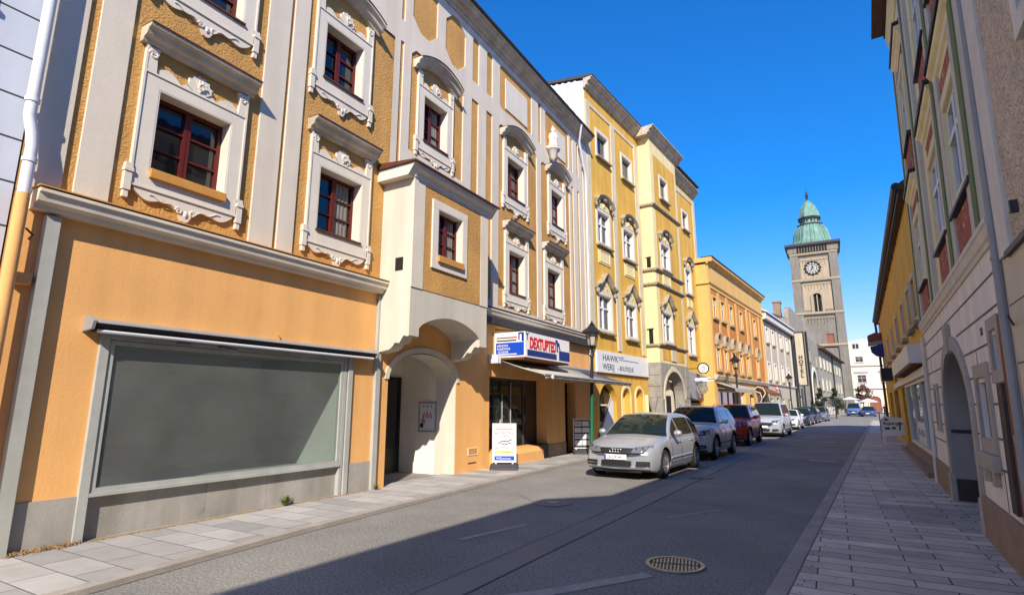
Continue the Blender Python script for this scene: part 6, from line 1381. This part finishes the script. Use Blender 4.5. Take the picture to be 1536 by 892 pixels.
def person(loc, rz, label):
    t = thing('person', loc, rz, label, 'person')
    J = {'pel': (0, 0, .92, .15, .11), 'wai': (0, 0, 1.08, .13, .10), 'che': (0, .01, 1.28, .17, .115), 'sho': (0, 0, 1.42, .13, .09), 'nec': (0, 0, 1.50, .055, .055),
         'hipL': (-.09, 0, .86, .095, .095), 'knL': (-.10, .06, .48, .062, .062), 'anL': (-.10, -.04, .09, .042, .042), 'toL': (-.11, .13, .04, .04, .03),
         'hipR': (.09, 0, .86, .095, .095), 'knR': (.10, .00, .48, .062, .062), 'anR': (.10, -.12, .10, .042, .042), 'toR': (.11, .05, .04, .04, .03),
         'shL': (-.19, 0, 1.40, .06, .06), 'elL': (-.26, -.03, 1.12, .045, .045), 'wrL': (-.27, .06, .88, .03, .03), 'haL': (-.27, .09, .80, .035, .02),
         'shR': (.19, 0, 1.40, .06, .06), 'elR': (.26, -.03, 1.12, .045, .045), 'wrR': (.27, .08, .89, .03, .03), 'haR': (.27, .12, .81, .035, .02)}
    E = [('pel', 'wai'), ('wai', 'che'), ('che', 'sho'), ('sho', 'nec'), ('pel', 'hipL'), ('hipL', 'knL'), ('knL', 'anL'), ('anL', 'toL'), ('pel', 'hipR'), ('hipR', 'knR'), ('knR', 'anR'), ('anR', 'toR'),
         ('sho', 'shL'), ('shL', 'elL'), ('elL', 'wrL'), ('wrL', 'haL'), ('sho', 'shR'), ('shR', 'elR'), ('elR', 'wrR'), ('wrR', 'haR')]
    names = list(J); me = bpy.data.meshes.new('body'); me.from_pydata([J[k][:3] for k in names], [(names.index(a), names.index(b)) for a, b in E], [])
    o = bpy.data.objects.new('body', me); COL.objects.link(o)
    sk = o.modifiers.new('s', 'SKIN'); me.skin_vertices if hasattr(me, 'skin_vertices') else None
    if not me.skin_vertices:
        bm = bmesh.new(); bm.from_mesh(me); bm.verts.layers.skin.verify(); bm.to_mesh(me); bm.free()
    for i, k in enumerate(names): me.skin_vertices[0].data[i].radius = J[k][3:5]; me.skin_vertices[0].data[i].use_root = (k == 'pel')
    o.modifiers.new('u', 'SUBSURF').levels = 1
    dg = bpy.context.evaluated_depsgraph_get(); dg.update(); m2 = bpy.data.meshes.new_from_object(o.evaluated_get(dg)); bpy.data.objects.remove(o)
    m2.materials.clear(); m2.materials.append(M['cloth']); o = bpy.data.objects.new('body', m2); COL.objects.link(o); o.parent = t
    for p in m2.polygons: p.use_smooth = True
    q = MB(); q.ico((0, .015, 1.63), .10, 2, .82, .95, 1.2); q.ico((0, .115, 1.61), .018, 1, .8, 1, 1.3); [q.ico((sx*.085, .0, 1.62), .022, 1, .5, .8, 1.3) for sx in (-1, 1)]; q.build('head', 'skin', t, smooth=True)
    q = MB(); q.ico((0, -.015, 1.665), .105, 2, .88, .98, 1.08); q.build('hair', 'hair', t, smooth=True)
    return t
person((6.05, 92, .0), R(150), 'person in dark clothes walking at the far end of the right pavement')

# ------------------------------------------------------------------ plants
def leaf_clump(mb, c, r, n, size, sx=1, sz=1):
    for _ in range(n):
        v = Vector((random.gauss(0, 1), random.gauss(0, 1), random.gauss(0, 1))).normalized()*r*random.uniform(.35, 1.0)
        p = Vector((c[0]+v.x*sx, c[1]+v.y*sx, c[2]+v.z*sz)); d = Vector((random.uniform(-1, 1), random.uniform(-1, 1), random.uniform(-.6, 1))).normalized(); u = d.orthogonal().normalized()*size*random.uniform(.3, .6); d *= size*random.uniform(.7, 1.4)
        mb.add([p-u*.2, p+d*.5-u, p+d, p+d*.5+u], [(0,1,2,3)])
def tree(x, y, h, r, label, m, n=700, size=.16, cone=False, group='small trees at the far end'):
    t = thing('tree', (x, y, 0), 0, label, 'tree', group)
    q = MB(); q.tube([(0, 0, 0), (.04, 0, h*.35), (.0, .05, h*.7), (0, 0, h*.92)], .09, 8, .02)
    for k in range(9): a = k*2.4; z = h*(.3+.06*k); q.tube([(0, 0, z), (r*.4*math.cos(a), r*.4*math.sin(a), z+h*.06), (r*.75*math.cos(a), r*.75*math.sin(a), z+h*.14)], .035, 5, .01)
    q.build('trunk', 'bark', t)
    c = MB()
    for k in range(14):
        f = random.random(); a = random.uniform(0, 6.28); z = h*(.25+.7*f) if cone else h*(.45+.45*f)
        rr = r*(1-f)*.8 if cone else r*.75*math.sin(math.pi*(.15+.75*f))
        rad = random.uniform(.3, .6)*(r if not cone else r*(1.05-f))
        leaf_clump(c, (rr*math.cos(a), rr*math.sin(a), z), max(.15, rad), n//14, size)
    c.build('crown', m, t); return t
tree(-1.2, 73.5, 3.6, 1.0, 'dark slender shrub tree behind the parked grey hatchback', 'darkleaf', 900, .2, True)
tree(.2, 80, 3.9, 1.1, 'dark conical tree nearer to the far end house', 'darkleaf', 900, .2, True)
tree(4.9, 124, 5.6, 1.7, 'copper red leaved small tree before the white end house', 'redleaf', 900, .3)
pa = thing('parasol', (5.6, 121.5, 0), 0, 'white parasol open under the copper red tree', 'parasol')
MB().tube([(0, 0, 0), (0, 0, 2.7)], .04, 8).build('pole', 'offwhite', pa); MB().lathe([(1.6, 2.2), (1.0, 2.5), (.03, 2.85), (1.0, 2.46), (1.58, 2.15)], n=8).build('canopy', 'offwhite', pa)
pa2 = thing('parasol', (2.7, 118, 0), 0, 'white parasol left of the copper red tree', 'parasol')
MB().tube([(0, 0, 0), (0, 0, 2.9)], .04, 8).build('pole', 'offwhite', pa2); MB().lathe([(1.7, 2.6), (1.0, 2.8), (.03, 3.1), (1.0, 2.76), (1.68, 2.55)], n=8).build('canopy', 'offwhite', pa2)
def weed(x, y, z, h, n, label):
    t = MB()
    for k in range(n):
        a = random.uniform(0, 6.28); l = h*random.uniform(.6, 1.2); w = .007*random.uniform(.8, 1.8); sp = random.uniform(.25, .9); c, s2 = math.cos(a), math.sin(a)
        p = [(x+c*l*sp*f, y+s2*l*sp*f, z+l*(f-.45*f*f*sp)) for f in (0, .35, .7, 1)]
        v = []
        for i, q in enumerate(p): ww = w*(1, 1.6, 1.2, .1)[i]; v += [(q[0]-s2*ww, q[1]+c*ww, q[2]), (q[0]+s2*ww, q[1]-c*ww, q[2])]
        t.add(v, [(0,1,3,2), (2,3,5,4), (4,5,7,6)])
    o = t.build('weed', 'weed', None); return tag(o, label, 'weed', 'weeds along the house base')
weed(-7.88, 6.28, .04, .20, 36, 'green weed tuft at the foot of the shop window base')
weed(-7.86, 8.33, .04, .12, 26, 'small weed tuft by the grey strip left of the arched doorway')
mb = MB()
for _ in range(420):
    y = random.uniform(2.3, 3.45); x = -7.92+abs(random.gauss(0, .05)); a = random.uniform(0, 6.28); l = random.uniform(.02, .07)
    mb.tube([(x, y, .05), (x+l*.4*math.cos(a), y+l*.5*math.sin(a), .05+random.uniform(.005, .04)), (x+l*math.cos(a), y+l*math.sin(a), .05)], .0035, 3)
tag(mb.build('dry_litter', 'soil'), kind='stuff')
mb = MB()
for i in range(60):
    y = 2.2+6.2*i/59; mb.ico((-7.93+random.uniform(-.01, .03), y, .04), random.uniform(.02, .06), 1, 1, 2.2, .25, .2)
tag(mb.build('soil_seam', 'soil'), kind='stuff')

# blown litter and grit: thin crumbs along the right kerb and wall foot
mb = MB()
for _ in range(260):
    y = random.uniform(3.5, 26); k = random.random() < .45
    x = (RK(y)+.2+abs(random.gauss(0, .10))) if k else (1.08+.048*y-.06-abs(random.gauss(0, .12)))
    a = random.uniform(0, 6.28); l = random.uniform(.006, .022); c, s2 = math.cos(a)*l, math.sin(a)*l; z = .064
    mb.add([(x-c, y-s2, z), (x+s2*.5, y-c*.5, z+.004), (x+c, y+s2, z+.002), (x-s2*.5, y+c*.5, z+.006)], [(0,1,2,3)])
tag(mb.build('pavement_litter', 'bark'), kind='stuff')
